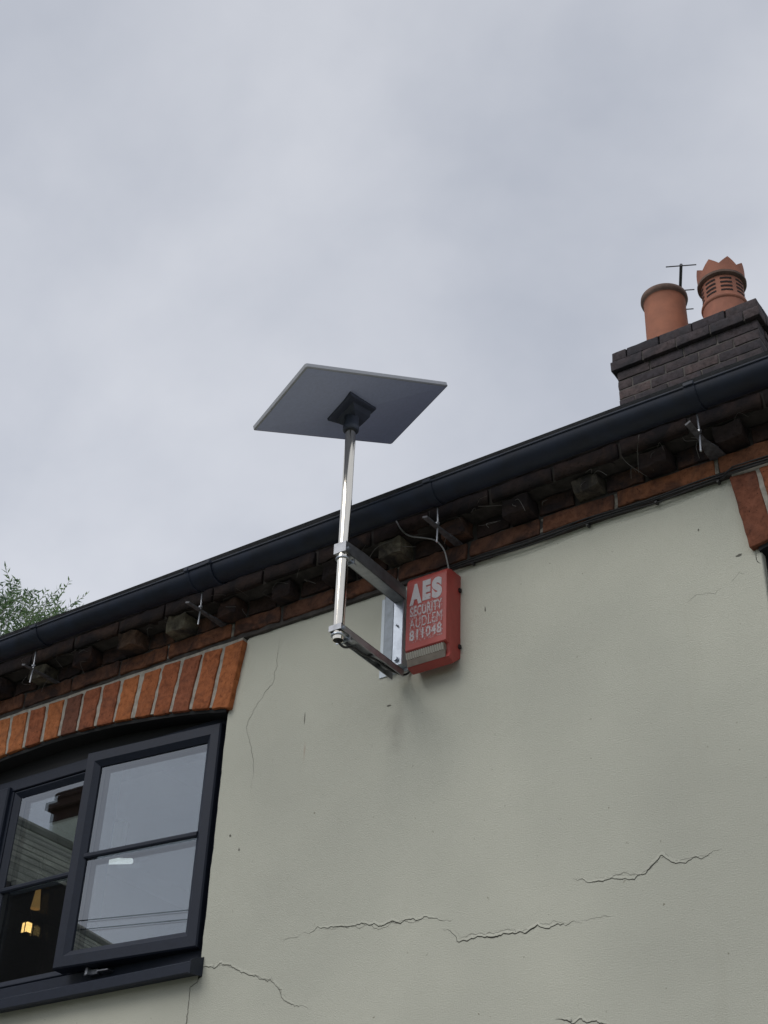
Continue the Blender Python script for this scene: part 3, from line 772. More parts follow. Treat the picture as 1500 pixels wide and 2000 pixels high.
for k, (x, z, h_, w_) in enumerate(((-2.894, 3.935, 0.045, 0.0016), (-2.529, 3.889, 0.006, 0.010), (-3.189, 3.554, 0.010, 0.004), (-3.142, 3.492, 0.009, 0.003), (-1.241, 4.062, 0.008, 0.012), (-2.144, 4.153, 0.02, 0.0022), (-1.36, 4.20, 0.008, 0.003))):
    bm = bmesh.new(); vs = []
    for q in range(9):
        a = 2 * math.pi * q / 9; rr = rnd.uniform(0.6, 1.2)
        vs.append(bm.verts.new((x + math.cos(a) * w_ * rr, -0.001, z + math.sin(a) * h_ * 0.6 * rr)))
    bm.faces.new(vs); obj('chip', bm, M['hair'], wall)

# ---- chimney
CX0, CX1, CY0, CY1 = -2.84, -1.905, 2.80, 3.45
def stack(parent):
    bm = bmesh.new(); z = 5.30; row = 0
    def course(x0, x1, y0, y1, z0, z1, off, tr=(0, 1)):
        L, D = 0.222, 0.105
        for side in ('f', 'b', 'l', 'r'):
            a, b = (x0, x1) if side in 'fb' else (y0 + 0.105, y1 - 0.105)
            p = a; first = True
            while p < b - 0.02:
                ln = (0.105 if (off and first) else L) + rnd.uniform(-0.006, 0.006); first = False
                q = min(b, p + ln)
                if b - q < 0.05: q = b
                t = rnd.uniform(*tr); e = rnd.uniform(-0.003, 0.003)
                if side == 'f': brick_box(bm, p + 0.004, q - 0.004, y0 + e, y0 + D, z0, z1, t, 0.005, 0.0025)
                elif side == 'b': brick_box(bm, p + 0.004, q - 0.004, y1 - D, y1 + e, z0, z1, t, 0.005, 0.0025)
                elif side == 'l': brick_box(bm, x0 + e, x0 + D, p + 0.004, q - 0.004, z0, z1, t, 0.005, 0.0025)
                else: brick_box(bm, x1 - D, x1 + e, p + 0.004, q - 0.004, z0, z1, t, 0.005, 0.0025)
                p = q
    z = 6.60; row = 0
    while z < 7.57:
        course(CX0, CX1, CY0, CY1, z + 0.004, z + 0.071, row % 2); z += 0.075; row += 1
    course(CX0 - 0.03, CX1 + 0.03, CY0 - 0.03, CY1 + 0.03, z + 0.002, z + 0.074, 0, (0, 0.6)); z += 0.077
    course(CX0 - 0.018, CX1 + 0.018, CY0 - 0.018, CY1 + 0.018, z + 0.002, z + 0.074, 1, (0, 0.6)); z += 0.077
    ch = obj('chimney', bm, M['stack_brick'], parent, smooth=True)
    bm = bmesh.new(); g = 0.006
    box(bm, CX0 + g, CX1 - g, CY0 + g, CY1 - g, 6.2, z - 0.02)
    box(bm, CX0 - 0.02, CX1 + 0.02, CY0 - 0.02, CY1 + 0.02, z - 0.150, z - 0.080)
    obj('mortar', bm, M['stack_mortar'], ch)
    bm = bmesh.new()   # flaunching
    n = 24; r0 = []
    rings = []
    for s, zz in ((0.0, z - 0.004), (0.03, z + 0.022), (0.10, z + 0.05)):
        x0, x1, y0, y1 = CX0 - 0.01 + s, CX1 + 0.01 - s, CY0 - 0.01 + s, CY1 + 0.01 - s
        pts = [(x0 + (x1 - x0) * i / 8, y0) for i in range(8)] + [(x1, y0 + (y1 - y0) * i / 6) for i in range(6)] + [(x1 - (x1 - x0) * i / 8, y1) for i in range(8)] + [(x0, y1 - (y1 - y0) * i / 6) for i in range(6)]
        rings.append([bm.verts.new((px, py, zz + wob(px * 3 + py * 7, 0.012, 4, s * 10))) for px, py in pts])
    for a, b in zip(rings, rings[1:]):
        for k in range(len(a)): bm.faces.new((a[k], a[(k + 1) % len(a)], b[(k + 1) % len(a)], b[k]))
    bm.faces.new(rings[-1])
    obj('flaunching', bm, M['stack_mortar'], ch)
    # plain pot
    cx, cy = -2.600, 3.12
    bm = bmesh.new()
    lathe(bm, [(0.142, z - 0.02), (0.140, z + 0.2), (0.1375, z + 0.45), (0.1365, z + 0.560), (0.140, z + 0.570), (0.151, z + 0.578), (0.156, z + 0.596), (0.154, z + 0.616), (0.146, z + 0.624), (0.128, z + 0.624), (0.120, z + 0.61), (0.118, z - 0.02)], cx, cy, 56)
    for f in bm.faces:
        zc = f.calc_center_median().z - z
        if zc > 0.565: f.material_index = 1
    obj('chimney_pot', bm, [M['terracotta'], M['soot_clay']], ch, smooth=True, auto=45)
    # crown pot
    cx, cy = -2.198, 3.12
    bm = bmesh.new()
    lathe(bm, [(0.142, z - 0.02), (0.139, z + 0.04), (0.140, z + 0.305), (0.146, z + 0.310), (0.150, z + 0.320), (0.147, z + 0.332), (0.136, z + 0.338), (0.133, z + 0.40), (0.134, z + 0.500), (0.146, z + 0.504), (0.157, z + 0.512), (0.158, z + 0.528), (0.150, z + 0.536), (0.152, z + 0.585)], cx, cy, 64)
    n = 64; spikes = 8; zt = z + 0.585
    oo, ii, o0, i0 = [], [], [], []
    for k in range(n):
        a = 2 * math.pi * k / n + 0.32; ph = ((k * spikes / n) % 1); h_ = 0.008 + 0.054 * (1 - abs(2 * ph - 1))
        ca, sa = math.cos(a), math.sin(a)
        fl = 0.152 + 0.006 * (h_ / 0.09)
        oo.append(bm.verts.new((cx + fl * ca, cy + fl * sa, zt + h_))); ii.append(bm.verts.new((cx + (fl - 0.018) * ca, cy + (fl - 0.018) * sa, zt + h_)))
        o0.append(bm.verts.new((cx + 0.152 * ca, cy + 0.152 * sa, zt))); i0.append(bm.verts.new((cx + 0.130 * ca, cy + 0.130 * sa, zt - 0.1)))
    for k in range(n):
        j = (k + 1) % n
        bm.faces.new((o0[k], o0[j], oo[j], oo[k])); bm.faces.new((oo[k], oo[j], ii[j], ii[k])); bm.faces.new((ii[k], ii[j], i0[j], i0[k]))
    ns = len(bm.faces)
    for g_ in range(8):
        a0 = 2 * math.pi * (g_ + 0.5) / 8 + 0.15
        for r_ in range(4):
            zc = z + 0.372 + r_ * 0.034
            pts = [(cx + 0.1335 * math.cos(a0 + t), cy + 0.1335 * math.sin(a0 + t), zc) for t in [(-0.28 + 0.56 * i / 6) for i in range(7)]]
            for p, q in zip(pts, pts[1:]):
                v = [bm.verts.new((p[0] + (p[0] - cx) * e, p[1] + (p[1] - cy) * e, p[2] + dz)) for e, dz in ((0.025, -0.0065), (0.025, 0.0065))] + [bm.verts.new((q[0] + (q[0] - cx) * e, q[1] + (q[1] - cy) * e, q[2] + dz)) for e, dz in ((0.025, 0.0065), (0.025, -0.0065))]
                bm.faces.new(v)
    bm.faces.ensure_lookup_table()
    for f in bm.faces[ns:]: f.material_index = 1
    for f in bm.faces[:ns]:
        zc = f.calc_center_median().z - z
        if 0.500 < zc < 0.537: f.material_index = 2
    obj('chimney_pot', bm, [M['terracotta_b'], M['dark'], M['soot_clay']], ch, smooth=True, auto=40)
    return z
stack(house)

# ------------------------------------------------------------------ TV aerial behind the pots
ae = thing('tv_aerial', 'thin dark television aerial with short cross rods, poking out behind the plain chimney pot', 'aerial')
b0, b1_ = Vector((-2.555, 3.395, 8.876)), Vector((-2.90, 4.10, 8.876))
bm = bmesh.new(); tube(bm, [b0, b1_], 0.011, 8); obj('boom', bm, M['iron'], ae)
d = (b1_ - b0).normalized(); pr = Vector((d.y, -d.x, 0)) * 1.0
for t, hl in ((0.012, 0.105), (0.26, 0.10), (0.46, 0.10), (0.62, 0.10), (0.74, 0.13)):
    bm = bmesh.new(); c_ = b0 + d * t; tube(bm, [c_ - pr * hl, c_ + pr * hl], 0.0045, 6); obj('cross_rod', bm, M['iron'], ae)
bm = bmesh.new(); pm = b0 + d * 0.55; tube(bm, [(pm.x, pm.y, 6.3), (pm.x, pm.y, 8.90)], 0.013, 8); obj('mast', bm, M['iron'], ae)
base_at(ae, (pm.x, pm.y, 6.3))

# ------------------------------------------------------------------ wall mount with pole
mt_ = thing('wall_mount', 'galvanised steel two arm bracket on the plaster carrying a polished pole', 'pole bracket')
bm = bmesh.new()
box(bm, -2.574, -2.452, -0.004, -0.0005, 4.004, 4.325, 0.001)
obj('back_plate', bm, M['bright'], mt_)
bm = bmesh.new()   # folded upright channel between the arms, open side to the wall
def extr(name, pr_, m_):
    bm = bmesh.new()
    A = [bm.verts.new((x, y, 4.014)) for x, y in pr_]; B = [bm.verts.new((x, y, 4.318)) for x, y in pr_]
    for i in range(len(pr_)): bm.faces.new((A[i], A[(i + 1) % len(pr_)], B[(i + 1) % len(pr_)], B[i]))
    bm.faces.new(A); bm.faces.new(B[::-1]); return obj(name, bm, m_, mt_)
extr('upright_channel', [(-2.546, -0.0045), (-2.546, -0.024), (-2.543, -0.027), (-2.507, -0.027), (-2.505, -0.025), (-2.505, -0.0045)], M['galv_shaded'])
pr_ = [(-2.4985, -0.0045), (-2.4985, -0.036), (-2.4955, -0.039), (-2.458, -0.039), (-2.455, -0.036), (-2.455, -0.004)]
A = [bm.verts.new((x, y, 4.014)) for x, y in pr_]; B = [bm.verts.new((x, y, 4.318)) for x, y in pr_]
for i in range(len(pr_)): bm.faces.new((A[i], A[(i + 1) % len(pr_)], B[(i + 1) % len(pr_)], B[i]))
bm.faces.new(A); bm.faces.new(B[::-1])
obj('front_channel', bm, M['galv'], mt_)
PX, PY = -2.470, -0.386
def arm(z, up):
    bm = bmesh.new(); y0, y1 = -0.404, -0.040; x0, x1 = PX - 0.024, PX + 0.024; h_ = 0.050 if up else 0.026; t = 0.003
    # U channel: web plus two flanges, flanges tapering towards the outer end
    s = 1 if up else -1
    ys = [y0, -0.30, -0.15, y1]; hs = [h_ * 0.8, h_, h_, h_]
    if up:
        box(bm, x0, x1, y0, y1, z, z + t, 0.0008)
    else:
        box(bm, x0, x1, y0, y1, z + h_ - t, z + h_, 0.0008)
    for xa in (x0, x1 - t):
        lo, hi = [], []
        for y, hh in zip(ys, hs):
            zl, zh = (z, z + hh) if up else (z + h_ - hh, z + h_)
            lo.append((y, zl)); hi.append((y, zh))
        pf = lo + hi[::-1]
        A = [bm.verts.new((xa, y, zz)) for y, zz in pf]; B = [bm.verts.new((xa + t, y, zz)) for y, zz in pf]
        bm.faces.new(A); bm.faces.new(B[::-1])
        for i in range(len(pf)): bm.faces.new((A[i], B[i], B[(i + 1) % len(pf)], A[(i + 1) % len(pf)]))
    hh = h_ * 0.8
    box(bm, x0 - 0.001, x1 + 0.001, y0 - 0.003, y0, *( (z, z + hh) if up else (z + h_ - hh, z + h_)))
    if not up:   # pressed ribs inside the open channel
        for yy in (-0.30, -0.17, -0.10): box(bm, x0 + t, x1 - t, yy - 0.02, yy + 0.015, z + 0.012, z + h_ - t, 0.004)
    o_ = obj('arm', bm, M['galv_dull'], mt_)
    bm = bmesh.new()   # U bolt round the pole
    zb = z - 0.018 if up else z - 0.008
    pts = [(PX + 0.022 * math.cos(a), PY + 0.022 * math.sin(a), zb) for a in [math.pi * 2 * i / 16 for i in range(17)]]
    tube(bm, pts, 0.0032, 6); 
    for xx in (-0.018, 0.018): tube(bm, [(PX + xx, PY, zb), (PX + xx, PY + 0.05, zb)], 0.003, 6)
    box(bm, PX - 0.028, PX + 0.028, PY + 0.026, PY + 0.030, zb - 0.010, zb + 0.010)
    obj('u_bolt', bm, M['galv'], mt_)
    bm = bmesh.new()
    for yy in (-0.392, ):
        zz = z + 0.016 if up else z + h_ - 0.012
        tube(bm, [(x1, yy, zz), (x1 + 0.006, yy, zz)], 0.006, 6)
    obj('bolt', bm, M['galv'], mt_)
arm(4.268, True); arm(3.960, False)
for zz in (4.036, 4.300, 4.17):
    bm = bmesh.new(); r_ = 0.0085 if zz != 4.17 else 0.003
    tube(bm, [(-2.478, -0.039, zz), (-2.478, -0.041, zz)], r_ * 1.35, 16)
    tube(bm, [(-2.478, -0.041, zz), (-2.478, -0.050, zz)], r_, 6)
    obj('bolt', bm, M['galv'], mt_)
bm = bmesh.new()
lathe(bm, [(0.0185, 3.936), (0.0190, 3.940), (0.0190, 4.868), (0.0185, 4.870), (0.0165, 4.870), (0.0165, 3.936), (0.0185, 3.936)], PX, PY, 40)
obj('pole', bm, M['pole'], mt_, smooth=True, auto=40)
bm = bmesh.new(); lathe(bm, [(0.0005, 3.9355), (0.0162, 3.9355), (0.0166, 3.944), (0.0005, 3.945)], PX, PY, 24); obj('pole_plug', bm, M['seal'], mt_)
base_at(mt_, (-2.517, 0.0, 4.0))

# ------------------------------------------------------------------ satellite internet dish
di = thing('satellite_dish', 'flat rectangular grey satellite dish tilted to the sky on top of the steel pole', 'satellite dish')
DC = Vector((-2.474, -0.388, 4.918))
e1 = Vector((0.379, 0.869, 0.317)).normalized(); e3 = Vector((0.167, 0.273, -0.947)); e3 = (e3 - e1 * e3.dot(e1)).normalized(); e2 = e3.cross(e1)
DM = Matrix((e1, e2, e3)).transposed().to_4x4(); DM.translation = DC      # local +z points down, away from the face
W2, H2 = 0.308, 0.199
def rrect(w_, h_, r, z, n=5):
    o_ = []
    for cx_, cy_, a0 in ((w_ - r, h_ - r, 0), (-w_ + r, h_ - r, 90), (-w_ + r, -h_ + r, 180), (w_ - r, -h_ + r, 270)):
        for i in range(n + 1):
            a = R(a0 + 90 * i / n); o_.append((cx_ + r * math.cos(a), cy_ + r * math.sin(a), z))
    return o_
def loft(bm, loops, cap0=True, cap1=True):
    rr = [[bm.verts.new(p) for p in L] for L in loops]
    for a, b in zip(rr, rr[1:]):
        for k in range(len(a)): bm.faces.new((a[k], a[(k + 1) % len(a)], b[(k + 1) % len(a)], b[k]))
    if cap0: bm.faces.new(rr[0])
    if cap1: bm.faces.new(rr[-1][::-1])
    return rr
bm = bmesh.new()      # rim and upper face
loft(bm, [rrect(W2 - 0.003, H2 - 0.003, 0.008, -0.010), rrect(W2, H2, 0.008, -0.007), rrect(W2, H2, 0.008, 0.006), rrect(W2 - 0.005, H2 - 0.005, 0.006, 0.009), rrect(W2 - 0.007, H2 - 0.007, 0.006, 0.0085)])
for v in bm.verts: v.co = DM @ v.co
obj('panel', bm, M['dish_rim'], di)
bm = bmesh.new()      # faceted underside: four shallow planes falling from the centre block to the corners
r0 = rrect(W2 - 0.007, H2 - 0.007, 0.006, 0.0088); r1 = rrect(0.050, 0.042, 0.004, 0.024)
loft(bm, [r0, r1], False, True)
for v in bm.verts: v.co = DM @ v.co
obj('underside', bm, M['dish'], di)
bm = bmesh.new(); loft(bm, [rrect(W2 - 0.006, H2 - 0.006, 0.006, -0.0105), rrect(W2 - 0.008, H2 - 0.008, 0.006, -0.0120)])
for v in bm.verts: v.co = DM @ v.co
obj('face', bm, M['dish_face'], di)
bm = bmesh.new()
MQ = [(-0.075, 0.108), (0.077, 0.040), (0.062, -0.090), (-0.075, -0.060)]
def mq(s, z, cx=0.0, cy=0.0): return [(cx + a * s, cy + b * s, z) for a, b in MQ]
loft(bm, [mq(1.0, 0.018), mq(1.0, 0.031), mq(0.96, 0.034)])
loft(bm, [mq(0.72, 0.0335, 0.008, -0.004), mq(0.62, 0.050, 0.012, -0.012), mq(0.40, 0.062, 0.014, -0.018)])
for v in bm.verts: v.co = DM @ v.co
mb = obj('mount_plate', bm, M['dish_mount'], di)
bm = bmesh.new()
lathe(bm, [(0.0195, 4.800), (0.0265, 4.801), (0.0295, 4.805), (0.0295, 4.822), (0.0268, 4.826), (0.0268, 4.880), (0.0005, 4.892)], PX, PY, 32)
lathe(bm, [(0.0195, 4.800), (0.0195, 4.88)], PX, PY, 32)
obj('pole_collar', bm, M['dish_mount'], di, smooth=True, auto=40)
base_at(di, (PX, PY, 4.79))

# ------------------------------------------------------------------ alarm box
al = thing('alarm_box', 'faded red burglar alarm box with worn white AES lettering on the plaster', 'alarm box')
AX0, AX1 = -2.410, -2.243
bm = bmesh.new()
prof = [(0.0, 4.322), (-0.060, 4.318), (-0.078, 4.312), (-0.0885, 4.300), (-0.0905, 4.285), (-0.0905, 4.022), (-0.0865, 4.018), (-0.072, 4.016), (-0.064, 3.985), (-0.0735, 3.9655), (-0.070, 3.962), (-0.040, 3.955), (0.0, 3.988)]
def slab(bm, prof, x0, x1, b=0.006):
    rows = []
    cy = sum(p[0] for p in prof) / len(prof); cz = sum(p[1] for p in prof) / len(prof)
    def ins(p, e):
        y, z = p; dy, dz = y - cy, z - cz
        return (y - (math.copysign(e, dy) if y < -0.001 else 0), z - math.copysign(min(e, abs(dz)), dz))
    for x, e in ((x0, b), (x0 + b * 0.3, b * 0.3), (x0 + b, 0), (x1 - b, 0), (x1 - b * 0.3, b * 0.3), (x1, b)):
        rows.append([bm.verts.new((x, *ins(p, e))) for p in prof])
    for a, c_ in zip(rows, rows[1:]):
        for k in range(len(prof)): bm.faces.new((a[k], a[(k + 1) % len(prof)], c_[(k + 1) % len(prof)], c_[k]))
    bm.faces.new(rows[0]); bm.faces.new(rows[-1][::-1])
slab(bm, prof, AX0, AX1)
body = obj('body', bm, M['red'], al, smooth=True, auto=32)
bm = bmesh.new()      # strobe lens: ribbed front, plain sloping base
n = 17; lx0, lx1 = AX0 + 0.003, AX1 - 0.012
zt_, zb_ = 4.0165, 3.992
A, B, C_, D, E_ = [], [], [], [], []
for i in range(n * 2 + 1):
    x = lx0 + (lx1 - lx0) * i / (n * 2); y = -0.0895 + (0.0055 if i % 2 else 0.0)
    A.append(bm.verts.new((x, -0.066, zt_))); B.append(bm.verts.new((x, y, zt_ - 0.001))); C_.append(bm.verts.new((x, y + 0.006, zb_)))
    D.append(bm.verts.new((x, -0.0805, zb_ - 0.003))); E_.append(bm.verts.new((x, -0.0745, 3.9665)))
for r1_, r2_ in ((A, B), (B, C_), (C_, D), (D, E_)):
    for i in range(len(r1_) - 1): bm.faces.new((r1_[i], r1_[i + 1], r2_[i + 1], r2_[i]))
bm.faces.new([r_[0] for r_ in (A, B, C_, D, E_)]); bm.faces.new([r_[-1] for r_ in (A, B, C_, D, E_)][::-1])
bm.faces.ensure_lookup_table()
for i in range(n * 2):
    if (i // 1) % 2 == 0: bm.faces[n * 2 + i].material_index = 1
obj('strobe_lens', bm, [M['lens'], M['lens_highlight']], al)
def text_mesh(name, body_, size, x, z, sx, m_, y, parent, bold=0.0, sz=1.0):
    cu = bpy.data.curves.new(name, 'FONT'); cu.body = body_; cu.size = size; cu.align_x = 'LEFT'; cu.space_character = 1.12 if len(body_) > 1 else 1; cu.offset = bold; cu.extrude = 0.0006
    to = bpy.data.objects.new(name, cu); col.objects.link(to)
    bpy.context.view_layer.update()
    me = bpy.data.meshes.new_from_object(to.evaluated_get(bpy.context.evaluated_depsgraph_get()))
    bpy.data.objects.remove(to)
    xs_ = [v.co.x for v in me.vertices]; ys_ = [v.co.y for v in me.vertices]
    x0, x1, y0, y1 = min(xs_), max(xs_), min(ys_), max(ys_)
    for v in me.vertices:
        a, b, c_ = v.co
        v.co = (x + (a - x0) / (x1 - x0) * sx, y - c_, z + (b - y0) / (y1 - y0) * sz)
    me.materials.append(m_); o_ = bpy.data.objects.new(name, me); col.objects.link(o_); o_.parent = parent; return o_
TY = -0.0912
text_mesh('lettering', 'A', 0.1, -2.394, 4.196, 0.050, M['letter'], TY, al, 0.007, 0.084)
text_mesh('lettering', 'E', 0.1, -2.341, 4.201, 0.033, M['letter'], TY, al, 0.007, 0.081)
text_mesh('lettering', 'S', 0.1, -2.303, 4.196, 0.041, M['letter'], TY, al, 0.007, 0.084)
for k, t in enumerate(('SECURITY', 'AUDLEM', '811048')):
    text_mesh('lettering', t, 0.05, -2.391, 4.148 - k * 0.047, 0.130, M['letter_worn'], TY, al, (0.0013, 0.0, 0.0013)[k], 0.041)
bm = bmesh.new(); 
v = [bm.verts.new((x, -0.0909, z)) for x, z in ((-2.393, 4.045), (-2.257, 4.045), (-2.257, 4.194), (-2.393, 4.194))]; bm.faces.new(v)
obj('paint_residue', bm, M['ghost'], al)
for zz in (4.255, 4.03):
    bm = bmesh.new(); box(bm, AX1 - 0.001, AX1 + 0.008, -0.016, -0.004, zz - 0.008, zz + 0.008, 0.002); obj('screw_lug', bm, M['dark'], al)
base_at(al, ((AX0 + AX1) / 2, 0.0, 3.97))

# ------------------------------------------------------------------ cables
bm = bmesh.new()
tube(bm, smooth_path([(-2.262, -0.045, 4.312), (-2.262, -0.055, 4.345), (-2.270, -0.068, 4.40), (-2.300, -0.075, 4.446), (-2.345, -0.082, 4.470), (-2.405, -0.085, 4.498), (-2.440, -0.09, 4.535), (-2.462, -0.10, 4.585)], 7), 0.0028, 8)
tag(obj('cable', bm, M['cable_grey'], smooth=True), 'thin grey cable curling up from the red alarm box into the eaves', 'cable')
bm = bmesh.new()
tube(bm, smooth_path([(PX, PY, 3.95), (PX + 0.002, PY + 0.004, 3.930), (PX + 0.004, PY + 0.03, 3.925), (PX + 0.006, -0.31, 3.945), (PX + 0.004, -0.25, 3.950), (PX + 0.010, -0.19, 3.958), (PX + 0.004, -0.12, 3.966), (PX + 0.006, -0.05, 3.974), (PX + 0.02, -0.012, 3.985), (PX + 0.05, -0.006, 4.03)], 6), 0.0042, 8)
tag(obj('cable', bm, M['cable_black'], smooth=True), 'black cable leaving the bottom of the pole and following the lower bracket arm', 'cable')
cb = thing('cable_run', 'bundle of black cables clipped along the top of the plaster right of the alarm box', 'cable')
for j, (r_, dz, dy) in enumerate(((0.0035, 0.0, -0.006), (0.003, 0.008, -0.010), (0.0025, -0.007, -0.005))):
    pts = []; x = -2.30 + j * 0.012
    while x < XR_:
        sag = 0.0045 * math.sin((x + 2.18) / 0.45 * math.pi) ** 2 * (1 + j * 0.7)
        pts.append((x, dy - 0.003 + wob(x, 0.003, 7, j) - (0.03 if -1.23 < x < 0.76 else 0.012), 4.352 + min(1, max(0, (x + 2.3) / 0.5)) * 0.006 + dz - sag + wob(x, 0.003, 5, j * 3))); x += 0.03
    bm = bmesh.new(); tube(bm, pts, r_, 6); obj('strand', bm, M['cable_black'], cb, smooth=True)
for x in (-2.184, -1.735, -1.486, -1.271, -0.9, -0.5, 0.2):
    bm = bmesh.new(); yy = -0.026 if -1.23 < x < 0.76 else -0.008
    box(bm, x - 0.005, x + 0.005, yy - 0.012, yy + 0.004, 4.340, 4.368, 0.002)
    tube(bm, [(x, yy - 0.012, 4.341), (x, yy - 0.017, 4.341)], 0.0035, 8)
    obj('cable_clip', bm, M['cable_black'], cb)
base_at(cb, (-2.3, 0, 4.35))

# ------------------------------------------------------------------ cobwebs and dry stalks in the eaves
bm = bmesh.new()
def strand(p, q, bow, r=0.0011):
    p, q = Vector(p), Vector(q); mid = (p + q) / 2 + Vector(bow)
    tube(bm, smooth_path([p, mid, q], 6), r, 4)
STR = [((-1.99, -0.07, 4.50), (-1.93, -0.09, 4.43), (0.01, -0.02, 0.015)), ((-1.99, -0.07, 4.50), (-1.96, -0.10, 4.455), (0, -0.01, -0.01)),
       ((-1.72, -0.03, 4.50), (-1.62, -0.09, 4.46), (0.01, -0.02, 0.02)), ((-1.56, -0.09, 4.51), (-1.50, -0.04, 4.44), (-0.01, -0.02, 0.0)), ((-1.49, -0.10, 4.57), (-1.52, -0.06, 4.45), (0.01, -0.03, 0.0)),
       ((-2.55, -0.07, 4.50), (-2.40, -0.05, 4.47), (0, -0.03, -0.01)), ((-2.62, -0.06, 4.44), (-2.46, -0.09, 4.50), (0, -0.03, 0.01)), ((-2.13, -0.08, 4.53), (-2.02, -0.07, 4.50), (0, -0.03, -0.02))]
for s in STR: strand(*s)
for k in range(46):
    x = rnd.uniform(-4.5, -1.0); z = rnd.uniform(4.44, 4.54)
    a = rnd.uniform(0, 6.28); l = rnd.uniform(0.025, 0.10)
    strand((x, -0.045 - rnd.random() * 0.05, z), (x + math.cos(a) * l, -0.05 - rnd.random() * 0.06, z + math.sin(a) * l * 0.6), (rnd.uniform(-0.02, 0.02), -0.02, rnd.uniform(-0.02, 0.02)), rnd.uniform(0.0004, 0.0009))
tag(obj('cobwebs', bm, M['web'], smooth=True), 'wispy dry cobwebs and stalks clinging to the dark eaves bricks', 'cobweb', kind='stuff')

# ------------------------------------------------------------------ lamps and things inside the room
lp = thing('pendant_lamp', 'amber cone lampshade hanging in the dark room behind the middle window pane', 'lamp')
bm = bmesh.new(); lathe(bm, [(0.008, 3.985), (0.022, 3.865)], -5.047, 0.80, 20); obj('lamp_shade', bm, M['shade_glow'], lp, smooth=True)
bm = bmesh.new(); tube(bm, [(-5.047, 0.8, 3.98), (-5.047, 0.8, 4.19)], 0.003, 6); obj('cord', bm, M['seal'], lp)
base_at(lp, (-5.047, 0.8, 4.19))
ln = thing('lantern', 'small lit square lantern glowing yellow inside the dark room', 'lantern')
bm = bmesh.new(); box(bm, -5.117, -5.079, 0.80, 0.83, 3.764, 3.812, 0.003); obj('lantern_glass', bm, M['lamp_glow'], ln)
bm = bmesh.new()
box(bm, -5.121, -5.075, 0.796, 0.834, 3.813, 3.820); box(bm, -5.121, -5.075, 0.796, 0.834, 3.756, 3.763)
box(bm, -5.093, -5.090, 0.796, 0.7995, 3.763, 3.813); tube(bm, [(-5.098, 0.825, 3.832), (-5.098, 0.825, 4.19)], 0.003, 6)
obj('lantern_frame', bm, M['dark'], ln); base_at(ln, (-5.098, 0.825, 3.742))
tl = thing('tube_light', 'short white tube light on the ceiling seen through the open sash', 'tube light')
bm = bmesh.new(); tube(bm, [(-4.67, 0.80, 4.02), (-4.47, 0.80, 3.985)], 0.013, 14); obj('tube', bm, M['tube_glow'], tl, smooth=True, auto=50)
bm = bmesh.new(); box(bm, -4.60, -4.54, 0.785, 0.815, 4.01, 4.189); obj('fitting', bm, M['white'], tl)
base_at(tl, (-4.57, 0.8, 4.189))

# ------------------------------------------------------------------ house across the lane (seen in the window)
oh = thing('neighbour_house', 'house across the lane with tiled roof and rendered chimney, mirrored in the middle window pane', 'house')
HX0, HX1, HY0, HY1 = -15.4, -10.75, -14.5, -5.55
RX, RZ, EZ = -13.05, 8.34, 6.50
bm = bmesh.new(); box(bm, HX0, HX1, HY0, HY1, -0.3, EZ)
for y0, y1 in ((HY0, HY0 + 0.2), (HY1 - 0.2, HY1)):
    v = [bm.verts.new((x, y, z)) for y in (y0, y1) for x, z in ((HX0, EZ), (HX1, EZ), (RX, RZ - 0.05))]
    bm.faces.new(v[:3]); bm.faces.new(v[3:][::-1])
    for a, b in ((0, 1), (1, 2), (2, 0)): bm.faces.new((v[a], v[b], v[b + 3], v[a + 3]))
obj('wall', bm, M['far_brick'], oh)
bm = bmesh.new(); uvl = bm.loops.layers.uv.new('UVMap')
for xe in (HX1 + 0.15, HX0 - 0.15):
    L = math.hypot(xe - RX, EZ - 0.08 - RZ); nrow = 34
    for i in range(nrow):      # stepped tile courses
        t0, t1 = i / nrow, (i + 1) / nrow
        xa, za = xe + (RX - xe) * t0, EZ - 0.08 + (RZ - EZ + 0.08) * t0; xb, zb2 = xe + (RX - xe) * t1, EZ - 0.08 + (RZ - EZ + 0.08) * t1
        v = [bm.verts.new(p) for p in ((xa, HY0 - 0.1, za + 0.035), (xa, HY1 + 0.1, za + 0.035), (xb, HY1 + 0.1, zb2 + 0.01), (xb, HY0 - 0.1, zb2 + 0.01), (xa, HY0 - 0.1, za - 0.03), (xa, HY1 + 0.1, za - 0.03), (xb, HY1 + 0.1, zb2 - 0.05), (xb, HY0 - 0.1, zb2 - 0.05))]
        for f in ((0, 1, 2, 3), (4, 5, 6, 7), (0, 1, 5, 4), (2, 3, 7, 6), (1, 2, 6, 5), (0, 3, 7, 4)):
            fc = bm.faces.new([v[q] for q in f])
            for lp_ in fc.loops: lp_[uvl].uv = (lp_.vert.co.y, lp_.vert.co.z * 1.4)
obj('roof', bm, M['far_slate'], oh)
bm = bmesh.new()
for k in range(18): tube(bm, [(RX, HY0 + k * 0.453, RZ), (RX, HY0 + k * 0.453 + 0.44, RZ)], 0.10, 10)
obj('ridge_tiles', bm, M['far_slate'], oh)
bm = bmesh.new(); box(bm, RX - 0.40, RX + 0.40, -9.1, -7.98, 7.3, 8.76)
chn = obj('chimney', bm, M['far_render'], oh)
bm = bmesh.new(); box(bm, RX - 0.41, RX + 0.41, -9.11, -7.97, 8.762, 8.92); box(bm, RX - 0.47, RX + 0.47, -9.17, -7.91, 8.922, 9.02); box(bm, RX - 0.42, RX + 0.42, -9.1, -7.95, 9.022, 9.18, 0.05)
obj('brick_cap', bm, M['far_brick'], chn)
bm = bmesh.new(); box(bm, -12.6, -10.1, -5.53, -5.2, -0.3, 6.46)  # unseen dark screen, added to darken the reflection in the lower pane
obj('reflection_screen', bm, M['screen_dark'], oh)
base_at(oh, (RX, (HY0 + HY1) / 2, 0))

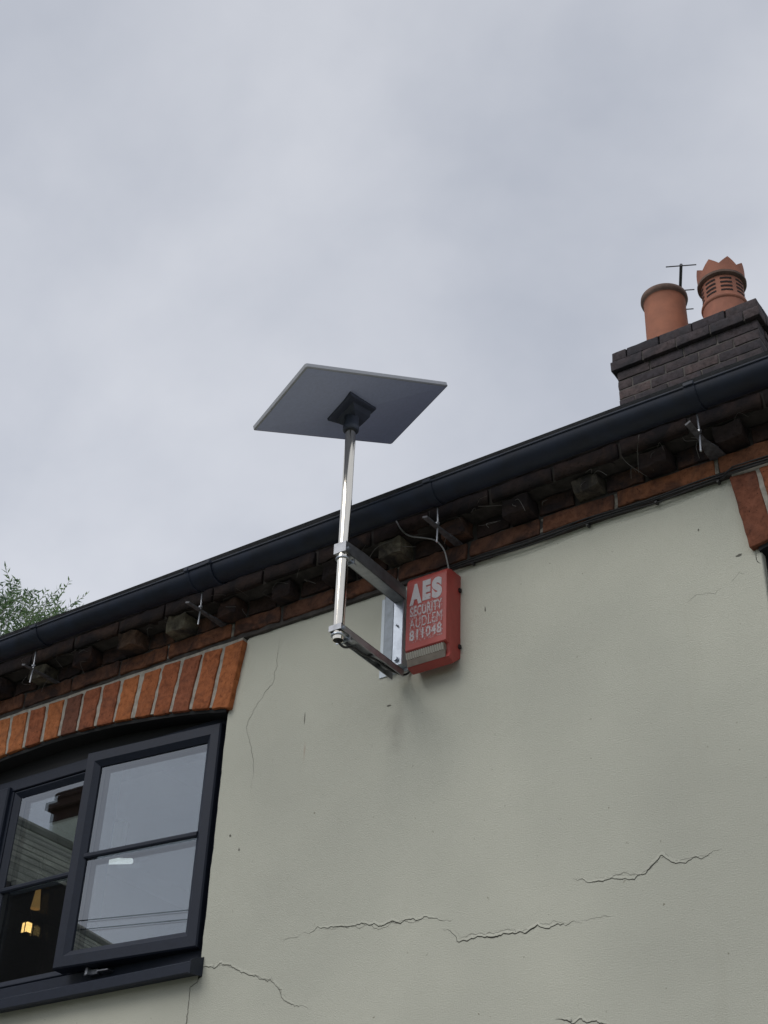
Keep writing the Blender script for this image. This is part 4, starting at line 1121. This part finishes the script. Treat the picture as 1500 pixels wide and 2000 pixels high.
# utility pole with two wires behind the viewer, mirrored in the sash
up = thing('utility_pole', 'wooden utility pole standing across the lane behind the viewer', 'pole')
bm = bmesh.new(); tube(bm, [(14.0, -6.9, -0.3), (14.0, -6.9, 6.2)], 0.12, 12, taper=[1, 0.75]); obj('post', bm, M['wood'], up)
bm = bmesh.new(); box(bm, 13.95, 14.05, -7.3, -6.5, 5.7, 5.8); obj('crossarm', bm, M['wood'], up)
base_at(up, (14, -6.9, -0.3))
for k, (dz, dy) in enumerate(((0.0, 0.0), (-0.085, 0.0))):
    bm = bmesh.new(); pts = []
    for i in range(41):
        t = i / 40; x = -10.75 + 24.75 * t
        pts.append((x, -6.5 + dy - 0.4 * 0 * t, 6.115 + dz - 0.030 * (x + 10.75) + 0.0085 * (x + 10.75) ** 2 * 0.12))
    tube(bm, pts, 0.006, 6)
    tag(obj('overhead_wire', bm, M['cable_black'], smooth=True), ('upper' if k == 0 else 'lower') + ' of two black overhead wires mirrored in the open sash', 'wire', 'overhead wires')

# ------------------------------------------------------------------ willow behind the cottage
tr = thing('willow_tree', 'bushy green willow with narrow leaves showing over the roof at far left', 'tree')
trng = random.Random(21)
TB = Vector((-14.6, 7.2, -0.1))
bm = bmesh.new()
tube(bm, smooth_path([TB, TB + Vector((0.1, 0, 2.5)), TB + Vector((0.3, -0.1, 5.2)), TB + Vector((0.5, -0.1, 8.4))], 5), 0.34, 12, taper=[1 - 0.6 * i / 15 for i in range(16)])
ends = []
for k in range(26):
    a = trng.uniform(0, 6.28); h0 = trng.uniform(3.5, 8.2); s = TB + Vector((0.25, -0.05, h0))
    rr = trng.uniform(1.2, 3.0); top = s + Vector((math.cos(a) * rr, math.sin(a) * rr, trng.uniform(1.2, 3.4)))
    mid = (s + top) / 2 + Vector((0, 0, 0.35)); P = smooth_path([s, mid, top], 5)
    tube(bm, P, 0.09, 7, taper=[1 - 0.8 * i / (len(P) - 1) for i in range(len(P))])
    ends += [P[-1], P[-3], P[-5]]
trunk = obj('trunk', bm, M['bark'], tr, smooth=True)
bml = bmesh.new(); lay = bml.verts.layers.float_color.new('tint'); bmt = bmesh.new()
def leaf(p, d, L, wd, tint):
    sd_ = d.cross(Vector((trng.gauss(0, 1), trng.gauss(0, 1), trng.gauss(0, 1)))).normalized() * wd
    drop = Vector((0, 0, -L * 0.18))
    q = [p, p + d * L * 0.4 + sd_ + drop * 0.3, p + d * L + drop, p + d * L * 0.4 - sd_ + drop * 0.3]
    vs = [bml.verts.new(v) for v in q]
    for v in vs: v[lay] = (tint,) * 3 + (1,)
    bml.faces.new(vs)
def shoot(p, d, L, t0):
    """an arching twig with alternate narrow leaves"""
    n = max(5, int(L / 0.045)); cur = Vector(p); dd = Vector(d).normalized(); pts = [cur.copy()]
    for i in range(n):
        dd = (dd + Vector((trng.gauss(0, 0.06), trng.gauss(0, 0.06), -0.045 + trng.gauss(0, 0.05)))).normalized()
        cur = cur + dd * (L / n); pts.append(cur.copy())
        for s in (0, 1):
            rv = Vector((trng.gauss(0, 1), trng.gauss(0, 1), trng.gauss(0, 0.6))); rv = (rv - dd * rv.dot(dd)).normalized()
            leaf(cur, (dd * 0.75 + rv * 0.75).normalized(), trng.uniform(0.07, 0.125), trng.uniform(0.009, 0.014), min(1, max(0, t0 + trng.gauss(0, 0.18))))
    tube(bmt, [pts[0], pts[len(pts) // 2], pts[-1]], 0.003, 3, cap=False)
def surf_top(x, y):   # uneven crown height
    return 0.55 * mn.noise(Vector((x * 0.9, y * 0.9, 2.2))) + 0.25 * mn.noise(Vector((x * 2.3, y * 2.3, 7.2)))
cc = TB + Vector((-0.35, -0.1, 8.68))
cnt = 0
while cnt < 7600:
    v = Vector((trng.uniform(-1, 1), trng.uniform(-1, 1), trng.uniform(-1, 1)))
    r_ = v.length
    if r_ > 1 or r_ < 0.45: continue
    p = cc + Vector((v.x * 2.75, v.y * 3.0, v.z * 3.3 + surf_top(v.x * 3, v.y * 3) * (v.z > 0)))
    if mn.noise(p * 0.9) < -0.28: continue
    cnt += 1
    d_ = Vector((v.x, v.y, v.z + 0.5)) + Vector((trng.gauss(0, 0.35), trng.gauss(0, 0.35), trng.gauss(0, 0.35)))
    shoot(p, d_, trng.uniform(0.3, 0.65), 0.45 + 0.35 * mn.noise(p * 1.7) * 2)
obj('crown', bml, M['leaf'], tr); obj('twigs', bmt, M['bark'], tr)
base_at(tr, TB)
